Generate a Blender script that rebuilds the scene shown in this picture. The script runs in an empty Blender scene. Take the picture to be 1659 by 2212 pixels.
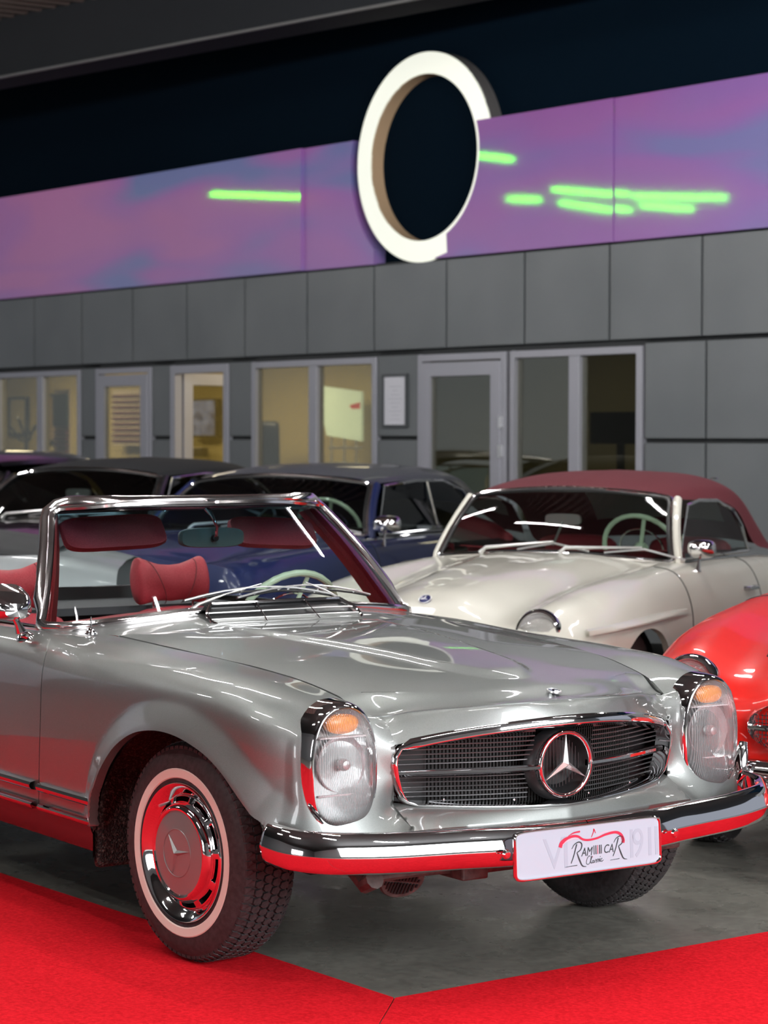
import bpy, bmesh, math, random
import numpy as np
from math import *
from mathutils import Vector, Matrix
rnd = random.Random(7)
scene = bpy.context.scene
C = scene.collection

# ------------------------------------------------------------------ camera
YAW, PIT, ROLL = radians(145.8175), 0.0318666, -0.0020987
cy, sy, cp, sp = cos(YAW), sin(YAW), cos(PIT), sin(PIT)
fw = Vector((cy*cp, sy*cp, -sp)); rt = Vector((sy, -cy, 0)); dn = fw.cross(rt)
rt2 = rt*cos(ROLL) + dn*sin(ROLL); dn2 = dn*cos(ROLL) - rt*sin(ROLL)
cam = bpy.data.cameras.new('camera'); co = bpy.data.objects.new('camera', cam); C.objects.link(co)
m = Matrix((rt2, -dn2, -fw)).transposed().to_4x4(); m.translation = Vector((5.75233, -4.07142, 1.540475))
co.matrix_world = m
cam.sensor_fit = 'HORIZONTAL'; cam.sensor_width = 24.0; cam.lens = 24.0*4920/1659
cam.dof.use_dof = True; cam.dof.focus_distance = 6.7; cam.dof.aperture_fstop = 4.6
cam.clip_start = .05
scene.camera = co
# ------------------------------------------------------------------ world and light
w = bpy.data.worlds.new('world'); scene.world = w; w.use_nodes = True
w.node_tree.nodes['Background'].inputs[0].default_value = (.55, .6, .7, 1)
w.node_tree.nodes['Background'].inputs[1].default_value = .35
vs = scene.view_settings
vs.view_transform = 'Standard'; vs.look = 'None'; vs.gamma = 1; vs.use_curve_mapping = False
vs.exposure = 0.80
LAMP = 75.0      # emission of the ceiling tubes
def area(name, loc, rot, sx, sy_, power, col=(1, 1, 1)):
    l = bpy.data.lights.new(name, 'AREA'); l.shape = 'RECTANGLE'; l.size = sx; l.size_y = sy_; l.energy = power; l.color = col
    o = bpy.data.objects.new(name, l); o.location = loc; o.rotation_euler = rot; C.objects.link(o); return o
# daylight through the glazed front of the hall (ahead of the cars, outside the frame)
area('front_daylight', (9.5, 0.9, 3.1), (radians(72), 0, radians(90)), 6.2, 3.4, 700, (.95, .98, 1))
area('entrance_daylight', (4.2, -10.0, 2.0), (radians(82), 0, radians(8)), 2.2, 2.6, 90, (.95, .97, 1))

# ------------------------------------------------------------------ materials
def mat(name, col, rough=.5, metal=0, coat=0, spec=.5, trans=0, emit=None, es=0, alpha=1, coatr=.03, sheen=0):
    m = bpy.data.materials.new(name); m.use_nodes = True
    b = m.node_tree.nodes['Principled BSDF']
    b.inputs['Base Color'].default_value = (*col, 1); b.inputs['Roughness'].default_value = rough
    b.inputs['Metallic'].default_value = metal; b.inputs['Coat Weight'].default_value = coat
    b.inputs['Coat Roughness'].default_value = coatr
    b.inputs['Specular IOR Level'].default_value = spec; b.inputs['Transmission Weight'].default_value = trans
    if emit: b.inputs['Emission Color'].default_value = (*emit, 1); b.inputs['Emission Strength'].default_value = es
    if sheen: b.inputs['Sheen Weight'].default_value = sheen
    return m
def nodes(m): return m.node_tree.nodes, m.node_tree.links, m.node_tree.nodes['Principled BSDF']
def noise_color(m, scale, c1, c2, detail=4, bump=0, bscale=None, lo=.35, hi=.65, stretch=None):
    N, L, b = nodes(m)
    tc = N.new('ShaderNodeTexCoord'); mp = N.new('ShaderNodeMapping'); L.new(tc.outputs['Object'], mp.inputs[0])
    if stretch: mp.inputs['Scale'].default_value = stretch
    n = N.new('ShaderNodeTexNoise'); n.inputs['Scale'].default_value = scale; n.inputs['Detail'].default_value = detail
    L.new(mp.outputs[0], n.inputs['Vector'])
    r = N.new('ShaderNodeValToRGB'); r.color_ramp.elements[0].position = lo; r.color_ramp.elements[1].position = hi
    r.color_ramp.elements[0].color = (*c1, 1); r.color_ramp.elements[1].color = (*c2, 1)
    L.new(n.outputs[0], r.inputs[0]); L.new(r.outputs[0], b.inputs['Base Color'])
    if bump:
        n2 = N.new('ShaderNodeTexNoise'); n2.inputs['Scale'].default_value = bscale or scale*4; n2.inputs['Detail'].default_value = 3
        L.new(tc.outputs['Object'], n2.inputs['Vector'])
        bp = N.new('ShaderNodeBump'); bp.inputs['Strength'].default_value = bump; bp.inputs['Distance'].default_value = .01
        L.new(n2.outputs[0], bp.inputs['Height']); L.new(bp.outputs[0], b.inputs['Normal'])
    return m
silver = mat('silver_paint', (.28, .29, .285), .47, .85, 1.0)
noise_color(silver, 900, (.23, .242, .236), (.29, .302, .295), 1)
white_p = mat('cream_paint', (.60, .58, .51), .4, 0, 1.0)
red_p = mat('red_paint', (.60, .008, .004), .4, 0, .35, .3)
blue_p = mat('navy_paint', (.003, .011, .07), .45, .1, .6)
grey_p = mat('grey_paint', (.24, .26, .27), .5, .3, .5)
black_p = mat('black_paint', (.012, .012, .014), .3, 0, 1.0)
chrome = mat('chrome', (.82, .81, .82), .05, 1.0)
chrome_s = mat('satin_chrome', (.75, .75, .75), .32, .9)
greyroof = mat('grey_roof', (.045, .05, .06), .45, 0, .3)
blackroof = mat('black_cloth', (.012, .013, .015), .8)
redcloth = noise_color(mat('burgundy_canvas', (.10, .012, .02), .9), 300, (.085, .010, .016), (.13, .018, .026))
leather = noise_color(mat('red_leather', (.26, .02, .03), .55, 0, 0, .35), 260, (.33, .028, .042), (.43, .046, .060), 3, .12, 420)
rubber = noise_color(mat('tyre_rubber', (.02, .018, .019), .62), 60, (.024, .021, .022), (.044, .039, .041), 4, .1, 300)
whitew = mat('whitewall_rubber', (.80, .70, .62), .5)
black = mat('black_plastic', (.01, .01, .011), .4)
dark = mat('dark_steel', (.02, .02, .022), .45, .5)
slatm = mat('grille_black', (.10, .10, .104), .35, .6)
rad = mat('radiator_metal', (.022, .022, .021), .6, .3)
under = noise_color(mat('undercoat', (.02, .018, .016), .5), 120, (.016, .014, .013), (.30, .26, .22), 6, 1.0, 170, .50, .85)
underm = noise_color(mat('underbody_paint', (.05, .03, .03), .6), 40, (.04, .028, .026), (.085, .06, .055))
ivory = mat('ivory_plastic', (.62, .74, .54), .35, 0, .5)
hubp = mat('hub_paint', (.30, .31, .305), .36, .5, .8)
whitep = mat('plate_white', (.40, .46, .54), .35, 0, .3)
inkm = mat('ink_dark', (.02, .03, .035), .5)
inkr = mat('ink_red', (.50, .02, .06), .4)
pinkm = mat('ink_pink', (.85, .42, .50), .4)
faint = mat('embossed_white', (.345, .39, .47), .4)
amber = mat('amber_plastic', (1.0, .30, .0), .3, 0, .3)
bowl = mat('reflector', (.95, .94, .95), .28, .6)
bowl2 = mat('lamp_housing', (.85, .84, .85), .35, .35)
alu = mat('aluminium_frame', (.30, .30, .335), .45, .3)
panelm = noise_color(mat('facade_panel', (.10, .112, .12), .5, .1), 1.3, (.108, .118, .124), (.128, .138, .144), 2)
jointm = mat('facade_joint', (.02, .022, .024), .8)
navyw = mat('navy_wall', (.0008, .005, .011), .95, spec=.05)
beamm = mat('beam_grey', (.013, .0145, .018), .8, spec=.2)
carpet = noise_color(mat('red_carpet', (.72, .010, .018), 1.0, spec=.08), 90, (.62, .006, .013), (.80, .013, .024), 6, .5, 700)
emb = mat('badge_blue', (.01, .015, .10), .25, .2, 1)
ringw = mat('sign_face', (.8, .8, .74), .5, emit=(.90, .95, .80), es=.26)
ringin = mat('sign_inner', (.48, .33, .20), .7)
ringout = mat('sign_side', (.10, .095, .095), .6)

def glassmat(name, tint, band=None, refl=1.0):
    m = bpy.data.materials.new(name); m.use_nodes = True; N = m.node_tree.nodes; L = m.node_tree.links
    for n in list(N): N.remove(n)
    out = N.new('ShaderNodeOutputMaterial'); mx = N.new('ShaderNodeMixShader'); t = N.new('ShaderNodeBsdfTransparent')
    g = N.new('ShaderNodeBsdfGlossy'); g.inputs['Roughness'].default_value = .01
    fr = N.new('ShaderNodeFresnel'); fr.inputs['IOR'].default_value = 1.5
    mu = N.new('ShaderNodeMath'); mu.operation = 'MULTIPLY'; mu.inputs[1].default_value = refl; L.new(fr.outputs[0], mu.inputs[0])
    t.inputs[0].default_value = (*tint, 1)
    if band:
        tc = N.new('ShaderNodeTexCoord'); sx = N.new('ShaderNodeSeparateXYZ'); L.new(tc.outputs['Object'], sx.inputs[0])
        mr = N.new('ShaderNodeMapRange'); mr.inputs['From Min'].default_value = band[0]; mr.inputs['From Max'].default_value = band[1]
        L.new(sx.outputs[2], mr.inputs['Value'])
        mc = N.new('ShaderNodeMix'); mc.data_type = 'RGBA'; mc.inputs[6].default_value = (*tint, 1); mc.inputs[7].default_value = (*band[2], 1)
        L.new(mr.outputs[0], mc.inputs[0]); L.new(mc.outputs[2], t.inputs[0])
    L.new(mu.outputs[0], mx.inputs[0]); L.new(t.outputs[0], mx.inputs[1]); L.new(g.outputs[0], mx.inputs[2]); L.new(mx.outputs[0], out.inputs[0])
    return m
glass_ws = glassmat('windshield_glass', (.90, .96, .95), (1.15, 1.31, (.13, .42, .56)))
glass_w = glassmat('car_glass', (.62, .70, .68))
glass_o = glassmat('office_glass', (.80, .80, .72), None, .6)
# ribbed headlamp lens
lensm = bpy.data.materials.new('headlamp_lens'); lensm.use_nodes = True
def _lens():
    N = lensm.node_tree.nodes; L = lensm.node_tree.links
    for n in list(N): N.remove(n)
    out = N.new('ShaderNodeOutputMaterial'); mx = N.new('ShaderNodeMixShader'); t = N.new('ShaderNodeBsdfRefraction')
    t.inputs['IOR'].default_value = 1.08; t.inputs['Roughness'].default_value = .02; t.inputs[0].default_value = (.97, .97, .98, 1)
    tr = N.new('ShaderNodeBsdfTransparent'); tr.inputs[0].default_value = (.95, .95, .96, 1)
    mt = N.new('ShaderNodeMixShader'); mt.inputs[0].default_value = .25
    L.new(tr.outputs[0], mt.inputs[1]); L.new(t.outputs[0], mt.inputs[2])
    g = N.new('ShaderNodeBsdfGlossy'); g.inputs['Roughness'].default_value = .06
    fr = N.new('ShaderNodeFresnel'); fr.inputs['IOR'].default_value = 1.5
    tc = N.new('ShaderNodeTexCoord'); wv = N.new('ShaderNodeTexWave'); wv.bands_direction = 'Y'; wv.inputs['Scale'].default_value = 62; wv.inputs['Distortion'].default_value = 0
    L.new(tc.outputs['Object'], wv.inputs[0])
    bp = N.new('ShaderNodeBump'); bp.inputs['Strength'].default_value = .55; bp.inputs['Distance'].default_value = .004
    L.new(wv.outputs[1], bp.inputs['Height'])
    for n in (t, g, fr): L.new(bp.outputs[0], n.inputs['Normal'])
    df = N.new('ShaderNodeBsdfDiffuse'); df.inputs[0].default_value = (.92, .92, .95, 1); md = N.new('ShaderNodeMixShader')
    pw = N.new('ShaderNodeMath'); pw.operation = 'POWER'; pw.inputs[1].default_value = 2.0; L.new(wv.outputs[1], pw.inputs[0])
    ml = N.new('ShaderNodeMath'); ml.operation = 'MULTIPLY_ADD'; ml.inputs[1].default_value = .17; ml.inputs[2].default_value = .03; L.new(pw.outputs[0], ml.inputs[0])
    L.new(ml.outputs[0], md.inputs[0]); L.new(mt.outputs[0], md.inputs[1]); L.new(df.outputs[0], md.inputs[2])
    L.new(fr.outputs[0], mx.inputs[0]); L.new(md.outputs[0], mx.inputs[1]); L.new(g.outputs[0], mx.inputs[2]); L.new(mx.outputs[0], out.inputs[0])
_lens()
# iridescent foil: pink-violet body colour, coloured gloss that picks up the lamps
foil = bpy.data.materials.new('iridescent_foil'); foil.use_nodes = True
def _foil():
    N, L, b = nodes(foil)
    tc = N.new('ShaderNodeTexCoord')
    mp = N.new('ShaderNodeMapping'); mp.inputs['Scale'].default_value = (.30, 1, 1.1); L.new(tc.outputs['Object'], mp.inputs[0])
    n = N.new('ShaderNodeTexNoise'); n.inputs['Scale'].default_value = 1.5; n.inputs['Detail'].default_value = 1.5; n.inputs['Distortion'].default_value = .5
    L.new(mp.outputs[0], n.inputs['Vector'])
    sx = N.new('ShaderNodeSeparateXYZ'); L.new(tc.outputs['Object'], sx.inputs[0])
    # left part of the foil is pinker and lighter, right part deeper violet
    mr = N.new('ShaderNodeMapRange'); mr.inputs['From Min'].default_value = -5.5; mr.inputs['From Max'].default_value = .8; L.new(sx.outputs[0], mr.inputs['Value'])
    mz = N.new('ShaderNodeMapRange'); mz.inputs['From Min'].default_value = 2.82; mz.inputs['From Max'].default_value = 3.77; L.new(sx.outputs[2], mz.inputs['Value'])
    r1 = N.new('ShaderNodeValToRGB'); e = r1.color_ramp.elements; e[0].position = .40; e[0].color = (.62, .20, .52, 1); e[1].position = .60; e[1].color = (.20, .25, .58, 1)
    k = e.new(.5); k.color = (.50, .18, .56, 1)
    r2 = N.new('ShaderNodeValToRGB'); e = r2.color_ramp.elements; e[0].position = .40; e[0].color = (.22, .055, .27, 1); e[1].position = .60; e[1].color = (.10, .10, .29, 1)
    k = e.new(.5); k.color = (.18, .065, .29, 1)
    L.new(n.outputs[0], r1.inputs[0]); L.new(n.outputs[0], r2.inputs[0])
    m1 = N.new('ShaderNodeMix'); m1.data_type = 'RGBA'; L.new(mr.outputs[0], m1.inputs[0]); L.new(r1.outputs[0], m1.inputs[6]); L.new(r2.outputs[0], m1.inputs[7])
    m2 = N.new('ShaderNodeMix'); m2.data_type = 'RGBA'; L.new(mz.outputs[0], m2.inputs[0]); 
    m3 = N.new('ShaderNodeMix'); m3.data_type = 'RGBA'; m3.inputs[0].default_value = .28; m3.inputs[7].default_value = (.36, .26, .52, 1); L.new(m1.outputs[2], m3.inputs[6])
    L.new(m3.outputs[2], m2.inputs[6]); L.new(m1.outputs[2], m2.inputs[7])
    L.new(m2.outputs[2], b.inputs['Base Color']); b.inputs['Roughness'].default_value = .5
    out = N['Material Output']; g = N.new('ShaderNodeBsdfGlossy'); g.inputs[0].default_value = (.07, .60, .0, 1); g.inputs['Roughness'].default_value = .045
    ad = N.new('ShaderNodeMixShader'); ad.inputs[0].default_value = .036
    L.new(b.outputs[0], ad.inputs[1]); L.new(g.outputs[0], ad.inputs[2]); L.new(ad.outputs[0], out.inputs[0])
_foil()
# polished concrete
conc = mat('polished_concrete', (.10, .10, .095), .22)
def _conc():
    N, L, b = nodes(conc); tc = N.new('ShaderNodeTexCoord')
    n = N.new('ShaderNodeTexNoise'); n.inputs['Scale'].default_value = 1.6; n.inputs['Detail'].default_value = 9; n.inputs['Roughness'].default_value = .65; n.inputs['Distortion'].default_value = .6
    L.new(tc.outputs['Object'], n.inputs['Vector'])
    r = N.new('ShaderNodeValToRGB'); e = r.color_ramp.elements; e[0].position = .3; e[0].color = (.15, .146, .128, 1); e[1].position = .72; e[1].color = (.27, .262, .23, 1)
    L.new(n.outputs[0], r.inputs[0])
    n3 = N.new('ShaderNodeTexNoise'); n3.inputs['Scale'].default_value = 30; n3.inputs['Detail'].default_value = 8; L.new(tc.outputs['Object'], n3.inputs['Vector'])
    mx = N.new('ShaderNodeMix'); mx.data_type = 'RGBA'; mx.blend_type = 'MULTIPLY'; mx.inputs[0].default_value = .5
    r3 = N.new('ShaderNodeValToRGB'); r3.color_ramp.elements[0].position = .35; r3.color_ramp.elements[0].color = (.55, .55, .55, 1); r3.color_ramp.elements[1].position = .6
    L.new(n3.outputs[0], r3.inputs[0]); L.new(r.outputs[0], mx.inputs[6]); L.new(r3.outputs[0], mx.inputs[7]); L.new(mx.outputs[2], b.inputs['Base Color'])
    n2 = N.new('ShaderNodeTexNoise'); n2.inputs['Scale'].default_value = 7; n2.inputs['Detail'].default_value = 6; L.new(tc.outputs['Object'], n2.inputs['Vector'])
    mr = N.new('ShaderNodeMapRange'); mr.inputs['To Min'].default_value = .16; mr.inputs['To Max'].default_value = .42; L.new(n2.outputs[0], mr.inputs['Value']); L.new(mr.outputs[0], b.inputs['Roughness'])
_conc()

# ------------------------------------------------------------------ mesh helpers
class MB:
    def __init__(s): s.v = []; s.f = []
    def add(s, V, F):
        o = len(s.v); s.v += [tuple(map(float, p)) for p in V]; s.f += [tuple(i+o for i in f) for f in F]; return s
    def grid(s, P, flip=False, close_u=False, close_v=False):
        P = np.asarray(P, float); n, m_ = P.shape[:2]; F = []
        for i in range(n if close_u else n-1):
            for j in range(m_ if close_v else m_-1):
                a, b, c, d = i*m_+j, i*m_+(j+1) % m_, ((i+1) % n)*m_+(j+1) % m_, ((i+1) % n)*m_+j
                F.append((d, c, b, a) if flip else (a, b, c, d))
        return s.add(P.reshape(-1, 3), F)
    def box(s, x0, x1, y0, y1, z0, z1):
        V = [(x, y, z) for x in (x0, x1) for y in (y0, y1) for z in (z0, z1)]
        return s.add(V, [(0, 1, 3, 2), (4, 6, 7, 5), (0, 4, 5, 1), (2, 3, 7, 6), (0, 2, 6, 4), (1, 5, 7, 3)])
    def mirror(s):
        return s.add([(x, -y, z) for x, y, z in s.v], [tuple(reversed(f)) for f in s.f])
    def xf(s, M_):
        s.v = [tuple(M_ @ Vector(p)) for p in s.v]; return s
    def tube(s, pts, r, seg=8, closed=False, caps=True, flat=1.0, up=None):
        pts = [Vector(p) for p in pts]; n = len(pts); rings = []
        T0 = None
        for i in range(n):
            if closed: t = pts[(i+1) % n]-pts[i-1]
            else: t = pts[min(i+1, n-1)]-pts[max(i-1, 0)]
            t.normalize()
            if up is not None: u = Vector(up)
            elif T0 is None: u = Vector((0, 0, 1)) if abs(t.z) < .9 else Vector((1, 0, 0))
            else: u = T0
            u = (u - t*u.dot(t)); u.normalize(); T0 = u; b = t.cross(u)
            rr = r[i] if hasattr(r, '__len__') else r
            rings.append([pts[i]+(u*cos(2*pi*k/seg)*flat+b*sin(2*pi*k/seg))*rr for k in range(seg)])
        o = len(s.v); s.grid(np.array([[tuple(p) for p in R] for R in rings]), close_u=closed, close_v=True)
        if caps and not closed:
            s.f.append(tuple(o+k for k in range(seg))); s.f.append(tuple(o+(n-1)*seg+seg-1-k for k in range(seg)))
        return s
    def lathe(s, prof, seg=48, axis='y', a0=0, a1=2*pi):
        full = abs(a1-a0-2*pi) < 1e-6; R = []
        for k in range(seg if full else seg+1):
            a = a0+(a1-a0)*k/seg
            R.append([(r*cos(a), h, r*sin(a)) if axis == 'y' else ((h, r*cos(a), r*sin(a)) if axis == 'x' else (r*cos(a), r*sin(a), h)) for r, h in prof])
        return s.grid(R, close_u=full)
    def poly(s, outline, d0, d1, axis='x'):
        # prism of a 2D outline between d0 and d1 along an axis
        n = len(outline)
        def p(u, v, d): return (d, u, v) if axis == 'x' else ((u, d, v) if axis == 'y' else (u, v, d))
        V = [p(u, v, d0) for u, v in outline]+[p(u, v, d1) for u, v in outline]
        F = [tuple(range(n)), tuple(range(2*n-1, n-1, -1))]+[(i, n+i, n+(i+1) % n, (i+1) % n) for i in range(n)]
        return s.add(V, F)
def link(o, parent=None):
    C.objects.link(o)
    if parent is not None: o.parent = parent
    return o
def B(name, mb, mt, parent=None, smooth=35, bevel=0, solid=0, sub=0, merge=0, label=None, recalc=True):
    me = bpy.data.meshes.new(name); me.from_pydata(mb.v, [], mb.f); me.update()
    bm = bmesh.new(); bm.from_mesh(me)
    bmesh.ops.remove_doubles(bm, verts=bm.verts, dist=merge or 1e-5)
    if recalc: bmesh.ops.recalc_face_normals(bm, faces=bm.faces)
    bm.to_mesh(me); bm.free()
    if smooth:
        for p in me.polygons: p.use_smooth = True
        me.set_sharp_from_angle(angle=radians(smooth))
    me.materials.append(mt); o = bpy.data.objects.new(name, me); link(o, parent)
    if solid:
        q = o.modifiers.new('t', 'SOLIDIFY'); q.thickness = solid; q.offset = 0
    if bevel:
        q = o.modifiers.new('b', 'BEVEL'); q.width = bevel; q.segments = 2; q.limit_method = 'ANGLE'; q.angle_limit = radians(40)
    if sub:
        q = o.modifiers.new('s', 'SUBSURF'); q.levels = sub; q.render_levels = sub
    if label: o['label'] = label
    return o
def copy_under(src, parent, M_=None):
    o = src.copy(); link(o, parent)
    if M_ is not None: o.matrix_local = M_
    return o
def thing(name, label, cat, loc=(0, 0, 0), rz=0, group=None, s=1, std=None):
    o = bpy.data.objects.new(name, None); link(o); o.location = loc; o.rotation_euler = (0, 0, rz); o.scale = s if hasattr(s, '__len__') else (s, s, s)
    o['label'] = label; o['category'] = cat
    if group: o['group'] = group
    return o
def tag(o, label, cat, group=None, kind=None):
    o['label'] = label; o['category'] = cat
    if group: o['group'] = group
    if kind: o['kind'] = kind
    return o
def struct(o): o['kind'] = 'structure'; return o
def spl(xs, ys, x):
    """non-uniform Hermite spline through (xs, ys); ys may be vectors"""
    xs = np.asarray(xs, float); ys = np.asarray(ys, float); one = ys.ndim == 1
    if one: ys = ys[:, None]
    x = np.atleast_1d(np.asarray(x, float)); h = np.diff(xs); d = np.diff(ys, axis=0)/h[:, None]
    t = np.zeros_like(ys); t[0] = d[0]; t[-1] = d[-1]
    for i in range(1, len(xs)-1): t[i] = (d[i-1]*h[i]+d[i]*h[i-1])/(h[i-1]+h[i])
    i = np.clip(np.searchsorted(xs, x)-1, 0, len(h)-1); u = ((x-xs[i])/h[i])[:, None]
    u = np.clip(u, 0, 1); H = h[i][:, None]
    r = (2*u**3-3*u**2+1)*ys[i]+(u**3-2*u**2+u)*H*t[i]+(-2*u**3+3*u**2)*ys[i+1]+(u**3-u**2)*H*t[i+1]
    return r[:, 0] if one else r
def S1(xs, ys, x): return float(spl(xs, ys, x)[0])
def sstep(a, b, x): t = min(max((x-a)/(b-a), 0), 1); return t*t*(3-2*t)
def surf(s, t, cols, S, T):
    """cols[nc][nr][3] at parameters s, t -> dense [len(S)][len(T)][3]"""
    cols = np.asarray(cols, float)
    A = np.array([spl(t, c, T) for c in cols])          # nc x nT x 3
    return np.array([spl(s, A[:, j, :], S) for j in range(len(T))]).transpose(1, 0, 2)
def cutarch(P, arch, c0=6, flare=.02, fw_=.05, inlip=.03):
    """clip each column's lower end to the wheel opening z=arch(x) and raise a flared lip there"""
    P = P.copy(); nS, nT = P.shape[:2]
    ax = np.linspace(arch[0][0], arch[-1][0], 120); az = spl([a[0] for a in arch], [a[1] for a in arch], ax)
    for i in range(nS):
        c = P[i]; x = c[nT//2, 0]
        if arch[0][0] < x < arch[-1][0]:
            za = float(np.interp(x, ax, az)); k = next((j for j in range(c0, nT) if c[j, 2] < za), None)
            if k is not None:
                f = k-1+(c[k-1, 2]-za)/max(c[k-1, 2]-c[k, 2], 1e-9); idx = np.linspace(0, f, nT); lo = np.floor(idx).astype(int).clip(0, nT-2)
                fr = (idx-lo)[:, None]; P[i] = c[lo]*(1-fr)+c[lo+1]*fr
    for i in range(nS):
        for j in range(c0, nT):
            d = np.sqrt((ax-P[i, j, 0])**2+(az-P[i, j, 2])**2).min()
            q_ = max(0, 1-d/(fw_*1.55)); P[i, j, 1] += flare*1.45*q_*(q_/(q_+.12))
    if inlip:
        E = P[:, -1:, :].copy(); E[:, :, 1] -= inlip; P = np.concatenate([P, E], axis=1)
    return P
def dense(a, b, arch, n=90):
    r = list(np.linspace(a, b, n))
    for e in (arch[0][0], arch[-1][0]): r += list(np.linspace(e-.05, e+.05, 40))+[e-1e-4, e+1e-4]
    return np.array(sorted(x for x in r if a <= x <= b))

def star_mb(R, h, w_=.13, axis='x', rot=0):
    """three-pointed faceted star facing +x"""
    m_ = MB(); V = [(h, 0, 0), (0, 0, 0)]; F = []
    for k in range(3):
        a = pi/2+rot+2*pi*k/3; V.append((h*.15, R*cos(a), R*sin(a))); a += pi/3; V.append((h*.15, R*w_*cos(a), R*w_*sin(a)))
    for k in range(6):
        a, b = 2+k, 2+(k+1) % 6; F += [(0, a, b)]; V2 = None
    o = len(V)
    for k in range(6): V.append((-h*.3, V[2+k][1], V[2+k][2]))
    for k in range(6):
        a, b = 2+k, 2+(k+1) % 6; F.append((a, o+k, o+(k+1) % 6, b))
    F.append(tuple(o+k for k in range(6)))
    return m_.add(V, F)
def sellipse(a, b, n, seg, nt=None):
    r = []
    for k in range(seg):
        th = 2*pi*k/seg; c, s_ = cos(th), sin(th); e = nt if (nt and s_ > 0) else n
        r.append((a*abs(c)**(2/e)*(1 if c >= 0 else -1), b*abs(s_)**(2/e)*(1 if s_ >= 0 else -1)))
    return r
def wheel_parts(parent, loc, side, steer=0, R=.325, white=True, hub=hubp, detailed=True, seg=72, wd=.092, label=None):
    """a wheel: the tyre is the part; rim, cover, whitewall and star are its sub-parts. built facing -y (right side)"""
    M_ = Matrix.Translation(Vector(loc)) @ Matrix.Rotation(steer, 4, 'Z') @ (Matrix.Identity(4) if side < 0 else Matrix.Rotation(pi, 4, 'Z'))
    prof = [(.19, -.075), (.205, -.092), (.222, -.098), (.248, -.099), (.275, -.096), (.298, -.088), (.309, -.080), (.3145, -.072), (.3165, -.035), (.317, 0),
            (.3165, .035), (.3145, .072), (.305, .086), (.28, .096), (.25, .099), (.21, .09), (.19, .075)]
    k = R/.325; prof = [(r*k, h) for r, h in prof]
    m_ = MB().lathe(prof, seg).lathe([(.19*k, .075), (.19*k, -.075)], seg)
    ty = B('wheel', m_, rubber, parent, label=label); ty.matrix_local = M_
    t = MB(); nb = 78 if detailed else 40
    def blk(a, y, wx, wy, pts, h0=.3155, h1=.3245):
        h0 *= k; h1 *= k
        hy = lambda y_: h1-(.010 if abs(y_) > .066 else .0)*(abs(y_)-.066)/.02
        n = len(pts); V = [((hy(y+v*wy))*cos(a+u*wx), y+v*wy, (hy(y+v*wy))*sin(a+u*wx)) for u, v in pts]+[((h0-.012)*cos(a+u*wx*1.08), y+v*wy*1.08, (h0-.012)*sin(a+u*wx*1.08)) for u, v in pts]
        t.add(V, [tuple(range(n))]+[(i, n+i, n+(i+1) % n, (i+1) % n) for i in range(n)])
    hexa = [(-.5, -.15), (-.2, -.5), (.35, -.42), (.5, .15), (.2, .5), (-.35, .42)]
    rec = [(-.5, -.5), (.2, -.5), (.3, -.1), (.5, 0), (.4, .5), (-.4, .5)]
    da = 2*pi/nb
    for i in range(nb):
        for j, y in enumerate((-.044, -.0145, .0145, .044)):
            blk(i*da+(j % 2)*da/2, y, da*.90, .0275, hexa)
        for s_ in (-1, 1):
            blk(i*da+da*.25, s_*.0715, da*.90, .025, [(u, v*s_) for u, v in rec], .311, .3205)
    tr = B('tread', t, rubber, ty, smooth=0, recalc=True); tr['kind'] = 'stuff'
    if white: B('whitewall', MB().lathe([(r*k, h) for r, h in ((.218, -.0975), (.221, -.1005), (.244, -.1015), (.247, -.0995))], seg), whitew, ty, recalc=False, label='white band on the tyre wall')
    rim = MB().lathe([(.150, -.02), (.170, -.035), (.186, -.060), (.200, -.080), (.204, -.088), (.200, -.090), (.19, -.075), (.19, .07), (.17, .07), (.16, .0), (.0, .0)], seg)
    B('rim', rim, dark, ty)
    # chrome trim ring (outer bulge), web with slots, inner dome
    tr_ = MB().lathe([(.206, -.084), (.2065, -.094), (.205, -.100), (.202, -.103), (.198, -.1015), (.191, -.096), (.183, -.089), (.175, -.082), (.168, -.077), (.166, -.074)], seg)
    B('trim_ring', tr_, chrome, ty)
    if detailed:
        web = MB(); rr_ = ((.168, -.076), (.1635, -.079), (.149, -.085), (.140, -.089)); ng = 70
        web.v = [(r*cos(2*pi*q/ng+.1), h, r*sin(2*pi*q/ng+.1)) for q in range(ng) for r, h in rr_]
        web.f = [(q*4+b, q*4+b+1, ((q+1) % ng)*4+b+1, ((q+1) % ng)*4+b) for q in range(ng) for b in range(3) if not (b == 1 and q % 7 in (1, 2, 3, 4, 5))]
        B('slotted_web', web, chrome, ty, solid=.002)
        va = radians(125); B('valve', MB().tube([(.163*cos(va), -.075, .163*sin(va)), (.156*cos(va), -.115, .156*sin(va))], .0045, 8), chrome_s, ty)
    else:
        B('slotted_web', MB().lathe([(.166, -.075), (.14, -.088)], 40), chrome, ty)
    B('hub_cap', MB().lathe([(.150, -.080), (.1465, -.089), (.143, -.099), (.138, -.107), (.131, -.111), (.125, -.110), (.122, -.106)], seg), chrome, ty)
    B('hub_disc', MB().lathe([(.1225, -.106), (.11, -.1075), (.09, -.110), (.072, -.112), (.071, -.1135), (.069, -.112), (.03, -.114), (.0001, -.1145)], seg), hub, ty, label='painted centre disc')
    rg = MB(); rg.tube([(.070*cos(a), -.1125, .070*sin(a)) for a in np.linspace(0, 2*pi, 48, endpoint=False)], .0018, 6, closed=True)
    B('emblem_ring', rg, hub, ty)
    st = star_mb(.066, .012, .16, rot=radians(40)); st.xf(Matrix.Translation((0, -.112, 0)) @ Matrix.Rotation(-pi/2, 4, 'Z'))
    B('wheel_star', st, hub, ty, smooth=0)
    return ty

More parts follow.
